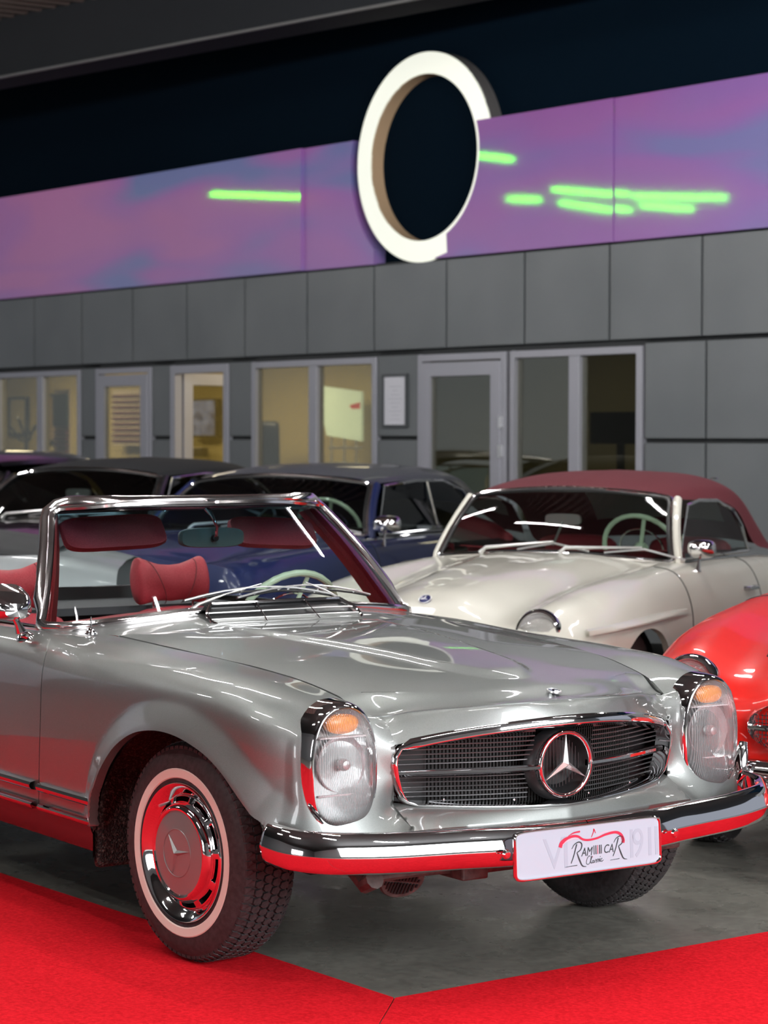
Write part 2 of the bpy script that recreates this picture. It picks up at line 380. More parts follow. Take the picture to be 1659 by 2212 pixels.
# ================================================================== SETTING
W0 = Vector((-8.822, 6.581, -.185)); WA = atan2(.08322814, .99653052); WS = 1.12
WM = Matrix.Translation(W0) @ Matrix.Rotation(WA, 4, 'Z') @ Matrix.Scale(WS, 4)      # wall frame: x along the wall, +y into the offices, z up
def onwall(o):
    o.matrix_world = WM @ o.matrix_world if o.parent is None else o.matrix_world
    return o
def WB(name, mb, mt, parent=None, **k):
    o = B(name, mb, mt, parent, **k)
    if parent is None: o.matrix_world = WM
    return o
struct(B('floor', MB().box(-24, 11, -12, 16, -.1, 0), conc, smooth=0))
struct(B('ceiling', MB().box(-24, 11, -12, 16, 5.42, 5.5), mat('ceiling_dark', (.03, .028, .028), .7), smooth=0))
# corrugated ceiling sheets over the far left
cg = MB(); P = []
for i in range(400):
    u = -24+i*.05; P.append([(u, v, 5.33+.025*(1 if i % 4 < 2 else -1)) for v in (-3.0, 5.2)])
struct(B('ceiling_sheet', cg.grid(P), mat('ribbed_ceiling', (.16, .12, .11), .5, .4), smooth=0, solid=.004))
# beam under the ceiling in front of the facade
bm_ = MB(); A = Vector((-13.25, 4.65)); D = Vector((5.0, .95)).normalized(); Nn = Vector((D.y, -D.x))
V = []
for t_ in (-6, 15):
    for q, z in ((0, 4.79), (0, 5.42), (.0, 5.42), (.42, 5.42), (.42, 4.79)):
        p = A+D*t_-Nn*q; V.append((p.x, p.y, z))
bm_.add(V, [(0, 1, 6, 5), (0, 5, 9, 4), (4, 9, 8, 3), (0, 4, 3, 1), (5, 6, 8, 9)])
beam = struct(B('trim_1', bm_, beamm, smooth=0)); beam['label'] = 'dark grey ceiling beam crossing above the facade'
lip = MB(); V = []
for t_ in (-6, 15):
    for q, z in ((-.015, 4.78), (-.015, 4.80), (.01, 4.80), (.01, 4.78)):
        p = A+D*t_-Nn*q; V.append((p.x, p.y, z))
lip.add(V, [(0, 1, 5, 4), (1, 2, 6, 5), (2, 3, 7, 6), (3, 0, 4, 7)]); B('beam_edge', lip, mat('beam_edge', (.10, .10, .10), .5), beam, smooth=0)
# plain walls of the hall outside the frame
wl = mat('hall_wall', (.10, .10, .105), .7)
struct(B('wall_side', MB().box(-24, 11, -12.1, -12, 0, 5.5), wl, smooth=0))
struct(B('wall_front', MB().box(11, 11.1, -12, 16, 0, 5.5), mat('front_wall', (.30, .30, .31), .8), smooth=0))
# upper dark wall behind the facade plane
struct(WB('wall_back', MB().box(-14, 9, .12, .2, 2.75, 5.5), navyw, smooth=0))
# dark backing that shows in the joints, with the openings left free
joint = MB()
J0, J1 = .035, .06
for a, b_ in ((-14, -6.62), (-5.14, -4.88), (-4.0, -3.71), (-2.87, -2.55), (-.97, -.49), (1.77, 9)): joint.box(a, b_, J0, J1, 0, 2.2)
joint.box(-14, 9, J0, J1, 2.14, 2.84)
for a, b_ in ((-6.62, -5.14), (-2.55, -.97), (.50, 1.77)): joint.box(a, b_, J0, J1, 0, .95)
fac = struct(WB('wall_facade', joint, jointm, smooth=0))
def panel(x0, x1, z0, z1, g=.010):
    return B('panel', MB().box(x0+g, x1-g, 0, .03, z0+g, z1-g), panelm, fac, smooth=0, bevel=.004)
for i in range(-9, 19):
    x = -5.95+i*.823
    panel(x, x+.823, 2.185, 2.83)
for a, b_ in ((-5.14, -4.88), (-4.0, -3.71), (-2.87, -2.55), (-.97, -.49)):
    panel(a, b_, 1.555, 2.165); panel(a, b_, .9, 1.545); panel(a, b_, .1, .89)
for a, b_ in [(1.78, 2.32)]+[(2.32+.823*i, 2.32+.823*(i+1)) for i in range(7)]+[(-6.62-.823*(i+1), -6.62-.823*i) for i in range(8)]:
    panel(a, b_, 1.54, 2.175); panel(a, b_, .82, 1.53); panel(a, b_, .1, .81)
for a, b_ in ((-6.62, -5.14), (-2.55, -.97), (.50, 1.77)): panel(a, b_, .1, .93)
# windows and doors of the offices
def frame_rect(x0, x1, z0, z1, wd, y0=-.012, y1=.06):
    return MB().box(x0, x0+wd, y0, y1, z0, z1).box(x1-wd, x1, y0, y1, z0, z1).box(x0+wd, x1-wd, y0, y1, z1-wd, z1).box(x0+wd, x1-wd, y0, y1, z0, z0+wd)
def window(n, x0, x1, mull):
    f = struct(WB('window_%d' % n, frame_rect(x0, x1, .93, 2.15, .05), alu, smooth=0, bevel=.004))
    xs = [x0]+mull+[x1]
    for q in mull: B('mullion', MB().box(q-.05, q+.05, -.014, .06, .98, 2.10), alu, f, smooth=0, bevel=.004)
    for a, b_ in zip(xs[:-1], xs[1:]): B('pane', MB().box(a+.045, b_-.045, .02, .026, .97, 2.11), glass_o, f, smooth=0)
    return f
window(1, -6.62, -5.14, [-5.83]); window(2, -2.55, -.97, [-1.745]); window(3, .50, 1.77, [1.14])
def door(n, x0, x1, leaf=True, ang=0):
    f = struct(WB('door_%d' % n, frame_rect(x0, x1, 0, 2.15, .05 if leaf else .07), alu, smooth=0, bevel=.004))
    wdt = x1-x0-.10; lf = MB(); fr = .10
    for a in (frame_rect(0, wdt, 0.02, 2.09, fr, -.02, .03),): lf.v += a.v; lf.f += a.f
    l = B('door_leaf', lf, alu, f, smooth=0, bevel=.004); l.matrix_local = Matrix.Translation((x0+.05, 0 if leaf else .08, 0)) @ Matrix.Rotation(ang, 4, 'Z')
    B('pane', MB().box(fr, wdt-fr, 0, .008, .12, 1.99), glass_o, l, smooth=0)
    B('handle', MB().tube([(wdt-.05, -.02, 1.05), (wdt-.05, -.06, 1.05), (wdt-.16, -.06, 1.05)], .009, 8), chrome_s, l)
    return f
door(1, -4.88, -4.0); door(2, -3.71, -2.87, False, radians(100)); door(3, -.49, .46)
for q in (1.42, 1.62): B('hinge', MB().box(.40, .43, -.03, -.012, q, q+.08), chrome_s, bpy.data.objects['door_3'], smooth=0)
# office rooms
oyel = mat('office_wall_ochre', (.42, .33, .13), .8); odrk = mat('office_wall_olive', (.20, .18, .10), .8)
def room(name, x0, x1, dp, mt):
    m_ = MB().box(x0, x1, dp, dp+.05, 0, 2.6).box(x0-.05, x0, .07, dp, 0, 2.6).box(x1, x1+.05, .07, dp, 0, 2.6).box(x0, x1, .07, dp, 2.55, 2.6)
    o = struct(WB(name, m_, mt, smooth=0)); return o
room('wall_office_left', -13.5, -.75, 3.05, oyel); room('wall_office_right', -.62, 4.0, 3.4, odrk)
def wl_area(s, y, z, sx, sy_, p, col):
    o = area('office_light', (0, 0, 0), (0, 0, 0), sx, sy_, p, col); o.matrix_world = Matrix.Translation(WM @ Vector((s, y, z))) @ Matrix.Rotation(WA, 4, 'Z'); return o
wl_area(-9.6, 1.6, 2.5, 2.0, .8, 75, (1, .86, .62)); wl_area(-5.8, 1.6, 2.5, 2.0, .8, 65, (1, .86, .62)); wl_area(-2.6, 1.6, 2.5, 1.6, .8, 50, (1, .86, .62)); wl_area(.9, 2.2, 2.5, 1.4, .6, 10, (1, .9, .7))
# ---- iridescent fascia band
def band(x0, x1, poly=None, tilt=0, y0=-.002):
    ol = poly or [(x0, 2.835), (x1, 2.835), (x1, 3.77), (x0, 3.77)]
    m_ = MB().poly(ol, y0, .02 if y0 < -.005 else .115, 'y')
    o = B('panel', m_, foil, bandp, smooth=0)
    if tilt: o.matrix_local = Matrix.Translation((x0, 0, 0)) @ Matrix.Rotation(tilt, 4, 'Z') @ Matrix.Translation((-x0, 0, 0))
    return o
bandp = struct(WB('trim_2', MB().box(-14, 9, .1165, .1195, 2.84, 3.74), navyw, smooth=0)); bandp['label'] = 'violet iridescent fascia band above the offices'
cs, cz = -.45, 3.568
band(-12.6, -9.6); band(-9.6, -7.1, tilt=.004); band(-7.1, -4.47); band(-4.47, -1.87, tilt=-.012)
aL = [(-.45+.845*cos(a), cz+.845*sin(a)) for a in np.linspace(radians(166), radians(228), 14)]
band(-1.87, -1.2, [(-1.87, 2.835), (-1.02, 2.835), (-1.02, 2.92)]+[p for p in reversed(aL)]+[(-1.293, 3.77), (-1.87, 3.77)], tilt=.01)
aR = [(cs+.628*cos(a), cz+.628*sin(a)) for a in np.linspace(radians(18.8), radians(-64), 20)]
band(-.16, 1.5, [(1.5, 2.835), (1.5, 3.77), (.163, 3.77)]+aR+[(-.165, 2.87), (-.30, 2.84), (-.30, 2.835)], y0=-.012)
band(1.5, 4.1, tilt=-.008); band(4.1, 6.7, tilt=.006)
# ---- oval light ring
ring = thing('ring_sign', 'large white illuminated ring sign set into the violet fascia band', 'sign', WM @ Vector((cs, 0, cz)), WA, s=WS)
def rng(r0, r1, y0, y1, seg=96):
    m_ = MB(); return m_.lathe([(r0, y0), (r1, y0), (r1, y1), (r0, y1), (r0, y0)], seg)
B('ring_face', rng(.597, .752, -.004, .01), ringw, ring, label='glowing white front face')
B('inner_rim', MB().lathe([(.597, .0), (.597, .118), (.605, .118), (.605, .0)], 96), ringin, ring)
B('outer_rim', MB().lathe([(.752, .0), (.752, .118), (.744, .118), (.744, .0)], 96), ringout, ring)
# ---- framed notice on the pier
no = thing('notice_frame', 'white framed notice sheet on the grey pier between window and glass door', 'notice', WM @ Vector((-.75, 0, 1.825)), WA, s=WS)
B('frame', frame_rect(-.145, .145, -.195, .195, .018, -.02, 0), mat('frame_dark', (.05, .055, .06), .5), no, smooth=0)
B('sheet', MB().box(-.13, .13, -.008, -.002, -.18, .18), mat('paper', (.55, .55, .60), .6), no, smooth=0)
ln = MB()
for i in range(9):
    ww = (.07, .03, .05, .08, .06, .04, .07, .05, .06)[i]; ln.box(-ww, ww, -.0088, -.008, .10-i*.03, .104-i*.03)
B('print_lines', ln, mat('print_grey', (.35, .36, .42), .6), no, smooth=0)
# ---- things in the offices
def at(s, y, z): return WM @ Vector((s, y, max(z, .166)))
FS = (1.12, 1.12, 1.0)
for x0, x1, z0, z1, lb, inn in ((-11.70, -11.28, 1.58, 2.03, 'dark framed picture with pale sheet on ochre wall, seen in far left pane', (.45, .38, .22)), (-11.02, -10.5, 1.50, 2.06, 'dark framed picture with brown centre on ochre wall, beside the window mullion', (.28, .20, .10))):
    p = thing('picture_frame', lb, 'picture', at((x0+x1)/2, 3.02, (z0+z1)/2), WA, 'framed pictures in the left office', s=WS); hw, hh = (x1-x0)/2, (z1-z0)/2
    B('frame', frame_rect(-hw, hw, -hh, hh, .025, -.03, .02), black, p, smooth=0); B('picture', MB().box(-hw+.02, hw-.02, -.008, .0, -hh+.02, hh-.02), mat('picture', inn, .6), p, smooth=0)
ct = thing('coat_stand', 'dark wooden coat stand with curved hooks inside the far left office', 'coat stand', at(-9.9, 2.2, 0), WA, s=FS)
B('pole', MB().tube([(0, 0, 0), (0, 0, 1.78)], .022, 10), black, ct)
for k in range(6):
    a = k*pi/3; B('hook', MB().tube([(0, 0, 1.5+.1*(k % 2)), (.07*cos(a), .07*sin(a), 1.52+.1*(k % 2)), (.15*cos(a), .15*sin(a), 1.66+.1*(k % 2)), (.19*cos(a), .19*sin(a), 1.70+.1*(k % 2))], .014, 6), black, ct)
    if k % 2: B('foot', MB().tube([(0, 0, .25), (.15*cos(a), .15*sin(a), .12), (.25*cos(a), .25*sin(a), .02)], .016, 6), black, ct)
bl = thing('striped_blind', 'brown and cream striped blind seen through the left glass door', 'blind', at(-8.9, 2.9, 0), WA, s=FS)
for i in range(9):
    z = 1.50+i*.068; B('slat', MB().box(-.33, .33, -.01, .01, z, z+.036), mat('slat_brown', (.12, .035, .02), .6), bl, smooth=0)
B('backing', MB().box(-.36, .36, .012, .03, 1.46, 2.14), mat('blind_cream', (.55, .45, .32), .7), bl, smooth=0)
b2 = thing('striped_blind', 'narrow dark and red striped blind beside the right edge of the far left window', 'blind', at(-8.0, 1.5, 0), WA, s=FS)
for i in range(4): B('slat', MB().box(-.12, .12, -.01, .01, 1.38+i*.07, 1.42+i*.07), mat('slat_red', (.16, .03, .02), .6), b2, smooth=0)
B('upper_panel', MB().box(-.14, .14, -.012, .012, 1.68, 2.05), mat('dark_green', (.03, .05, .05), .5), b2, smooth=0); B('backing', MB().box(-.15, .15, .013, .03, 1.30, 2.1), mat('blind_cream2', (.55, .42, .30), .7), b2, smooth=0)
tv = thing('wall_screen', 'blue lit monitor screen on the ochre wall behind the open door', 'screen', at(-7.55, 2.95, 1.76), WA, s=WS)
B('screen_body', MB().box(-.28, .28, -.03, .05, -.20, .20), black, tv, smooth=0, bevel=.006)
scr = mat('screen_picture', (.02, .02, .03), .3, emit=(.2, .28, .5), es=.5); 
def _scr():
    N, L, b = nodes(scr); tc = N.new('ShaderNodeTexCoord'); v = N.new('ShaderNodeTexVoronoi'); v.inputs['Scale'].default_value = 14; v.distance = 'CHEBYCHEV'; L.new(tc.outputs['Object'], v.inputs[0])
    r = N.new('ShaderNodeValToRGB'); r.color_ramp.elements[0].color = (.03, .05, .14, 1); r.color_ramp.elements[1].color = (.45, .5, .75, 1); L.new(v.outputs['Color'], r.inputs[0]); L.new(r.outputs[0], b.inputs['Emission Color'])
_scr()
B('display', MB().box(-.26, .26, -.032, -.03, -.18, .18), scr, tv, smooth=0)
sw_ = thing('wall_box', 'small black box mounted low on ochre wall under the monitor', 'box', at(-7.6, 2.95, 1.40), WA, s=WS)
B('housing', MB().box(-.10, .10, -.04, .04, -.05, .05), black, sw_, smooth=0, bevel=.01); B('front_plate', MB().box(-.08, .08, -.046, -.04, -.035, .035), dark, sw_, smooth=0)
ch = thing('office_chair', 'black high-backed office chair behind the double window', 'chair', at(-5.95, 2.6, 0), WA, s=FS)
B('backrest', MB().grid([[(x*(.23-.04*abs(z-1.35)), -.05*(1-x*x)+.0, z) for z in np.linspace(1.0, 1.74, 8)] for x in np.linspace(-1, 1, 8)]), black, ch, solid=.06, sub=1)
B('seat', MB().box(-.25, .25, -.45, .02, .46, .55), black, ch, bevel=.03); B('column', MB().tube([(0, -.2, .1), (0, -.2, .48)], .03, 10), dark, ch); B('back_bar', MB().tube([(0, -.2, .47), (0, .06, .5), (0, .05, 1.1)], .02, 8), dark, ch)
for k in range(5): B('leg', MB().tube([(0, -.2, .12), (.28*cos(k*1.2566), -.2+.28*sin(k*1.2566), .05)], .02, 6), dark, ch)
ls = thing('floor_lamp', 'slim dark stand left of the black chair behind the double window', 'stand', at(-6.45, 2.5, 0), WA, s=FS)
B('pole', MB().tube([(0, 0, .02), (0, 0, 1.72)], .02, 8), black, ls); B('base', MB().lathe([(0, 0), (.15, 0), (.15, .02), (0, .03)], 20, 'z'), black, ls); B('lamp_head', MB().lathe([(.0, 1.7), (.05, 1.69), (.03, 1.76), (0, 1.78)], 12, 'z'), black, ls)
bd = thing('window_reflection', 'pale greenish white glowing panel with red mark, standing in for a reflection in the double window', 'reflection_panel', at(-4.95, 2.7, 0), WA, s=FS)  # added panel that imitates a reflection on the glass by colour and glow
B('reflection_panel', MB().poly([(-.30, 2.12), (.40, 2.04), (.40, 1.52), (-.14, 1.58)], -.012, .012, 'y'), mat('reflection_white', (.72, .85, .70), .5, emit=(.7, .9, .68), es=.25), bd, smooth=0)
B('red_mark', MB().poly([(.22, 1.90), (.38, 1.93), (.38, 1.86), (.25, 1.86)], -.016, -.013, 'y'), mat('reflection_red', (.7, .08, .05), .5), bd, smooth=0)
for q in (-.1, .1, .28): B('leg', MB().tube([(q, .02, 0), (q, .02, 1.56)], .012, 6), chrome_s, bd)  # made-up stand carrying the reflection stand-in
B('cross_bar', MB().tube([(-.14, .02, 1.45), (.38, .02, 1.45)], .012, 6), chrome_s, bd)
mn = thing('computer_monitor', 'dark computer monitor on a desk behind the right window', 'monitor', at(.05, 1.5, .85), WA, s=WS)
B('screen', MB().box(-.30, .30, -.02, .02, .66, .90), black, mn, smooth=0, bevel=.006); B('stand', MB().box(-.03, .03, .0, .03, .02, .70), black, mn, smooth=0); B('foot', MB().box(-.12, .12, -.08, .1, 0, .02), black, mn, smooth=0)
dk = thing('office_desk', 'dark office desk under the monitor behind the right window', 'desk', at(.45, 1.5, 0), WA, s=FS)
B('desk_top', MB().box(-.8, .8, -.35, .35, .71, .75), dark, dk, smooth=0)
for a in (-.75, .75):
    for b_ in (-.3, .3): B('leg', MB().box(a-.02, a+.02, b_-.02, b_+.02, 0, .71), dark, dk, smooth=0)
cb = thing('cabinet', 'tall dark cabinet standing deep in the right office', 'cabinet', at(-1.2+.75, 2.8, 0), WA, s=FS)
B('body', MB().box(-.15, .35, 0, .45, 0, 1.98), mat('cabinet_dark', (.03, .035, .045), .5), cb, smooth=0); B('door', MB().box(-.13, .09, -.02, 0, .05, 1.95), dark, cb, smooth=0); B('door', MB().box(.11, .33, -.02, 0, .05, 1.95), dark, cb, smooth=0)
# ---- ceiling tubes
tubem = mat('lamp_tube', (1, 1, 1), .5, emit=(1, .985, .95), es=LAMP)
k = 0; first = None
for (x, y, rz, L_) in [(-18.16, .75, -65.7, 1.24), (-13.33, 1.49, -88, .6), (-16.03, -1.94, -60, .43), (-14.93, -1.82, -80, .92), (-16.07, -3.19, -99, 1.25), (-14.61, -2.98, -55.6, 1.21), (-15.54, -3.83, -79, .86), (3.2, -1.4, 35, 1.5), (5.4, 1.2, 35, 1.5), (1.6, 2.2, 35, 1.5), (-1.2, -2.6, 5, 1.5), (-3.4, -1.0, 5, 1.5), (-4.6, 1.7, 5, 1.5), (1.2, -4.6, 5, 1.5), (-2.4, -5.6, 5, 1.5), (4.2, 4.6, 35, 1.5), (-.6, 5.0, 5, 1.5), (-9.4, -.5, 5, 1.5), (-6.6, -3.9, 5, 1.5), (0.3, .2, 5, 1.5), (-7.4, 2.4, 5, 1.5), (-3.2, 3.9, 5, 1.5)]:
    z = 4.6
    if first is None:
        t = thing('ceiling_lamp', 'hanging linear ceiling lamp over the cars', 'lamp', (x, y, z), radians(rz), 'linear lamps under the ceiling')
        first = [t, B('housing', MB().box(-.78, .78, -.06, .06, .03, .09), alu, t, smooth=0), B('tube', MB().tube([(-.75, 0, 0), (.75, 0, 0)], .032, 10), tubem, t), B('wire', MB().tube([(-.6, 0, .09), (-.6, 0, .85)], .004, 5), black, t), B('wire', MB().tube([(.6, 0, .09), (.6, 0, .85)], .004, 5), black, t)]
    else:
        t = first[0].copy(); link(t); t.location = (x, y, z); t.rotation_euler = (0, 0, radians(rz)); t.scale = (L_/1.5, 1, 1)
        for c in first[1:]: q = c.copy(); link(q, t)
# ---- carpets
def carpet_obj(name, ol, lab, h=.006):
    m_ = MB().poly(ol, 0.0, h, 'z'); return tag(B(name, m_, carpet, smooth=0, bevel=.002), lab, 'carpet', 'red carpet runners')
carpet_obj('red_carpet', [(-4.3, -.75), (-1.64, -.69), (-.79, -.645), (-.05, -.58), (.62, -.55), (.66, -.585), (4.4, -4.05), (4.4, -6.2), (-4.3, -6.2)], 'red carpet runner under the near front wheel, along the car side')
carpet_obj('red_carpet', [(.625, -.55), (.605, .1), (.575, .9), (.56, 3.6), (4.4, 3.6), (4.4, -4.04), (.668, -.588)], 'red carpet strip crossing in front of the car bumper')

# ================================================================== SILVER CONVERTIBLE
car = thing('convertible_car', 'silver grey open-top classic convertible with red leather seats in the foreground', 'car')
T7 = [0, .15, .27, .38, .62, .8, 1]
S_ = [-3.3, -2.9, -2.0, -1.24, -.9, -.5, -.05, .25, .40, .49, .56, .62, .70, .78]
def sec(x, *yz): return [(x, y, z) for y, z in yz]
COLS = [
 [(-3.34, .60, .84), (-3.36, .66, .83), (-3.37, .70, .80), (-3.38, .73, .76), (-3.38, .76, .6), (-3.36, .75, .48), (-3.30, .71, .40)],
 sec(-2.9, (.66, .875), (.72, .872), (.80, .85), (.85, .81), (.872, .62), (.868, .48), (.85, .35)),
 sec(-2.0, (.72, .895), (.79, .888), (.845, .866), (.868, .81), (.882, .64), (.878, .5), (.86, .345)),
 sec(-1.24, (.715, .900), (.785, .892), (.842, .862), (.868, .80), (.884, .64), (.879, .49), (.862, .345)),
 sec(-.9, (.655, .902), (.765, .893), (.838, .864), (.868, .806), (.884, .64), (.879, .49), (.862, .345)),
 sec(-.5, (.633, .887), (.752, .878), (.834, .856), (.868, .812), (.884, .64), (.879, .49), (.864, .345)),
 sec(-.05, (.606, .865), (.738, .864), (.826, .850), (.868, .816), (.884, .64), (.879, .50), (.866, .40)),
 sec(.25, (.578, .833), (.718, .843), (.808, .833), (.858, .800), (.874, .62), (.870, .52), (.862, .415)),
 sec(.40, (.560, .800), (.70, .816), (.780, .806), (.834, .772), (.853, .61), (.850, .51), (.846, .41)),
 [(.489, .536, .768), (.485, .68, .795), (.482, .745, .784), (.478, .798, .745), (.476, .818, .60), (.478, .820, .51), (.480, .822, .405)],
 [(.496, .530, .766), (.500, .66, .782), (.505, .710, .768), (.515, .760, .735), (.528, .782, .60), (.540, .785, .51), (.550, .785, .405)],
 [(.502, .524, .765), (.508, .62, .773), (.512, .64, .757), (.520, .67, .725), (.538, .685, .60), (.570, .685, .51), (.600, .68, .41)],
 [(.504, .514, .764), (.522, .56, .756), (.530, .57, .735), (.536, .575, .705), (.545, .575, .60), (.575, .575, .51), (.628, .58, .415)],
 [(.491, .503, .766), (.516, .503, .749), (.533, .503, .726), (.553, .503, .691), (.550, .503, .60), (.548, .503, .523), (.650, .503, .466)]]
ARCH = [(-.548, .33), (-.543, .354), (-.524, .413), (-.474, .493), (-.388, .580), (-.26, .655), (-.111, .690), (.012, .692), (.12, .676), (.212, .648), (.314, .587), (.394, .516), (.473, .430), (.476, .42)]
ARCH_R = [(x-2.42, z) for x, z in ARCH]
TT = np.linspace(0, 1, 46)
# shut line of the door: x as a function of the row parameter
dl_t, dl_x = [0, .08, .15, .27, .38, .62, .8, 1], [-1.235, -1.16, -1.06, -.945, -.917, -.905, -.925, -.965]
def panel_pts(sa, sb, arch=None, n=90):
    """surface between two s-lines, each either a number or 'door' / 'door_rear'"""
    def line(q, t): return S1(dl_t, dl_x, t) if q == 'door' else (S1([0, .3, 1], [-1.97, -1.97, -1.93], t) if q == 'door_rear' else q)
    front = not isinstance(sb, str)
    base = None if arch is None else dense(-.75 if front else -3.2, sb if front else -2.2, arch, n)
    P = []
    A = [spl(T7, c, TT) for c in np.array(COLS)]
    for j, t in enumerate(TT):
        a, b_ = line(sa, t), line(sb, t)
        if base is not None and front:
            xs = np.concatenate([np.linspace(a+.0025, -.76, 14), base])
        elif base is not None:
            xs = np.concatenate([np.linspace(-3.3, -3.21, 4), base, np.linspace(-2.19, b_-.0025, 8)])
        else: xs = np.linspace(a+.0025, b_-.0025, n)
        P.append(spl(S_, np.array([A[i][j] for i in range(len(S_))]), xs))
    return np.array(P).transpose(1, 0, 2)
def flange(P, d=.02):
    """fold the two end columns inwards so that the shut gaps are dark"""
    a = P[:1].copy(); b_ = P[-1:].copy(); a[..., 1] -= d; b_[..., 1] -= d
    return np.concatenate([a, P, b_])
fen = cutarch(panel_pts('door', .78, ARCH), ARCH, c0=14, flare=.024, fw_=.058)
rear = cutarch(panel_pts(-3.3, 'door_rear', ARCH_R), ARCH_R, c0=14, flare=.018, fw_=.05)
dr = panel_pts('door_rear', 'door')
def side_obj(P, fl=True, down=True):
    Q = P.copy()
    if down:      # flange down along the upper edge (hood gap)
        E = Q[:, :1, :].copy(); E[:, :, 2] -= .025; E[:, :, 1] -= .002; Q = np.concatenate([E, Q], axis=1)
    return Q
fenQ = side_obj(fen); a = fenQ[:1].copy(); a[..., 1] -= .02; fenQ = np.concatenate([a, fenQ])
body = MB().grid(fenQ).mirror()
# nose above and below the grille
xf_ = lambda y: S1([0, .16, .2, .28, .36, .44, .48, .53], [.695, .69, .678, .635, .575, .515, .49, .485], abs(y))
zf_ = lambda y: S1([0, .2, .36, .44, .48, .53], [.803, .800, .787, .776, .767, .766], abs(y))
gy = [0, .10, .20, .33, .42, .47, .503]
xg_ = lambda y: S1(gy, [.742, .728, .702, .642, .596, .570, .553], abs(y))
zg_ = lambda y: .757-.262*y*y
xb_ = lambda y: S1(gy, [.690, .676, .654, .612, .575, .556, .548], abs(y))
zb_ = lambda y: .500+.09*y*y
up_, lo_ = [], []
for y in np.linspace(.503, -.503, 81):
    x0, z0, x1, z1 = xf_(y)+.0068, zf_(y)-.0025, xg_(y), zg_(y)
    P = [(x0-.004, y, z0-.025), (x0, y, z0)]
    for u in np.linspace(0, 1, 10)[1:]:
        P.append((x0+(x1-x0)*(u**.75), y, z0+(z1-z0)*u**1.25))
    up_.append(P)
    x0, z0 = xb_(y), zb_(y); xn, zn = S1([0, .2, .4, .503], [.708, .688, .655, .650], abs(y)), .462+.004*min(abs(y)/.5, 1)
    P = [(x0-.02, y, z0+.004), (x0, y, z0)]+[(x0+(xn-x0)*u**(.40+.60*min(abs(y)/.503, 1)**3), y, z0+(zn-z0)*u**1.05) for u in np.linspace(.1, 1, 9)]+[(xn-.01, y, zn-.03), (xn-.06, y, zn-.05)]
    lo_.append(P)
body.grid(up_).grid(lo_)
# close the joint between nose and fender sheet
ee = fen[-1][:46]; e1 = [p for p in up_[0][1:]]+[(xg_(.503)+(xb_(.503)-xg_(.503))*u, .503, zg_(.503)+(zb_(.503)-zg_(.503))*u) for u in np.linspace(.1, .9, 9)]+[p for p in lo_[0][1:11]]
zz = np.linspace(.765, .467, 60)
for sg in (1, -1):
    def rs(P_): P_ = sorted([tuple(p) for p in P_], key=lambda p: p[2]); return [(np.interp(z, [p[2] for p in P_], [p[0] for p in P_]), sg*np.interp(z, [p[2] for p in P_], [p[1] for p in P_]), z) for z in zz]
    body.grid([rs(ee), rs(e1)])
B('front_body', body, silver, car, smooth=50, merge=.0015)
rq = side_obj(rear, down=False)
b_ = rq[-1:].copy(); b_[..., 1] -= .02; rq = np.concatenate([rq, b_]); rb = MB().grid(rq).mirror()
# rear deck and tail
P = []
for x, z in ((-3.34, .865), (-3.2, .90), (-2.9, .925), (-2.75, .93)): P.append([(x, y*(.60 if x < -3.3 else .66 if x < -2.8 else .67), z-(z-(.84 if x < -3.3 else .875))*abs(y)**2.5) for y in np.linspace(-1, 1, 21)])
rb.grid(P)
P = []
for x, z in ((-3.34, .865), (-3.40, .80), (-3.43, .65), (-3.42, .5), (-3.34, .38)): P.append([(x+.06*abs(y)**3, y*(.60 if z > .86 else .73 if z > .45 else .71), z-(.025 if z > .86 else .0)*abs(y)**2.5) for y in np.linspace(-1, 1, 21)])
rb.grid(P)
B('rear_body', rb, silver, car, smooth=50)
for sgn in (-1, 1):
    Q = flange(dr); m_ = MB().grid(Q)
    if sgn < 0: m_ = MB().grid(Q*np.array([1, -1, 1]))
    d_ = B('door', m_, silver, car, smooth=50)
    tr = MB()
    # polished strip along the top of the door and door top trim
    tr.tube([(x, sgn*(.70), .902) for x in np.linspace(-1.94, -1.26, 8)], .010, 8, flat=.6); B('top_strip', tr, chrome, d_)
    ip = MB().grid([[(x, sgn*yy, zz) for yy, zz in ((.70, .898), (.64, .885), (.62, .80), (.62, .45))] for x in np.linspace(-1.95, -1.25, 6)]); B('inner_panel', ip, leather, d_)
    B('door_handle', MB().tube([(-1.86, sgn*.885, .735), (-1.84, sgn*.915, .735), (-1.72, sgn*.915, .735), (-1.70, sgn*.885, .735)], .010, 8), chrome, d_)
# door mirror (near side only)
for sgn in (-1,):
    mr = MB(); P = []
    for i, (x, a_, b_) in enumerate(((-1.03, .001, .001), (-1.035, .04, .022), (-1.06, .066, .038), (-1.10, .080, .048), (-1.15, .086, .052), (-1.155, .082, .048))):
        P.append([(x+.03*(v/.05 if 0 else 0), sgn*(.905)+u, .998+v-.25*(x+1.1)) for u, v in sellipse(a_, b_, 3, 24)])
    wm = B('wing_mirror', mr.grid(P, close_v=True), chrome, car)
    B('mirror_glass', MB().poly([(sgn*.905+u, .998+.0125+v) for u, v in sellipse(.08, .046, 3, 24)], -1.153, -1.15, 'x'), bowl, wm, smooth=0)
    B('mirror_stem', MB().tube([(-1.10, sgn*.86, .905), (-1.10, sgn*.87, .93), (-1.11, sgn*.885, .965)], [.018, .011, .010], 10), chrome, wm)
    B('mirror_foot', MB().lathe([(0, .016), (.016, .014), (.026, .006), (.028, 0)], 20, 'z').xf(Matrix.Translation((-1.10, sgn*.845, .885)) @ Matrix.Rotation(-sgn*.5, 4, 'X') @ Matrix.Diagonal((1.5, 1, 1, 1))), chrome, wm)
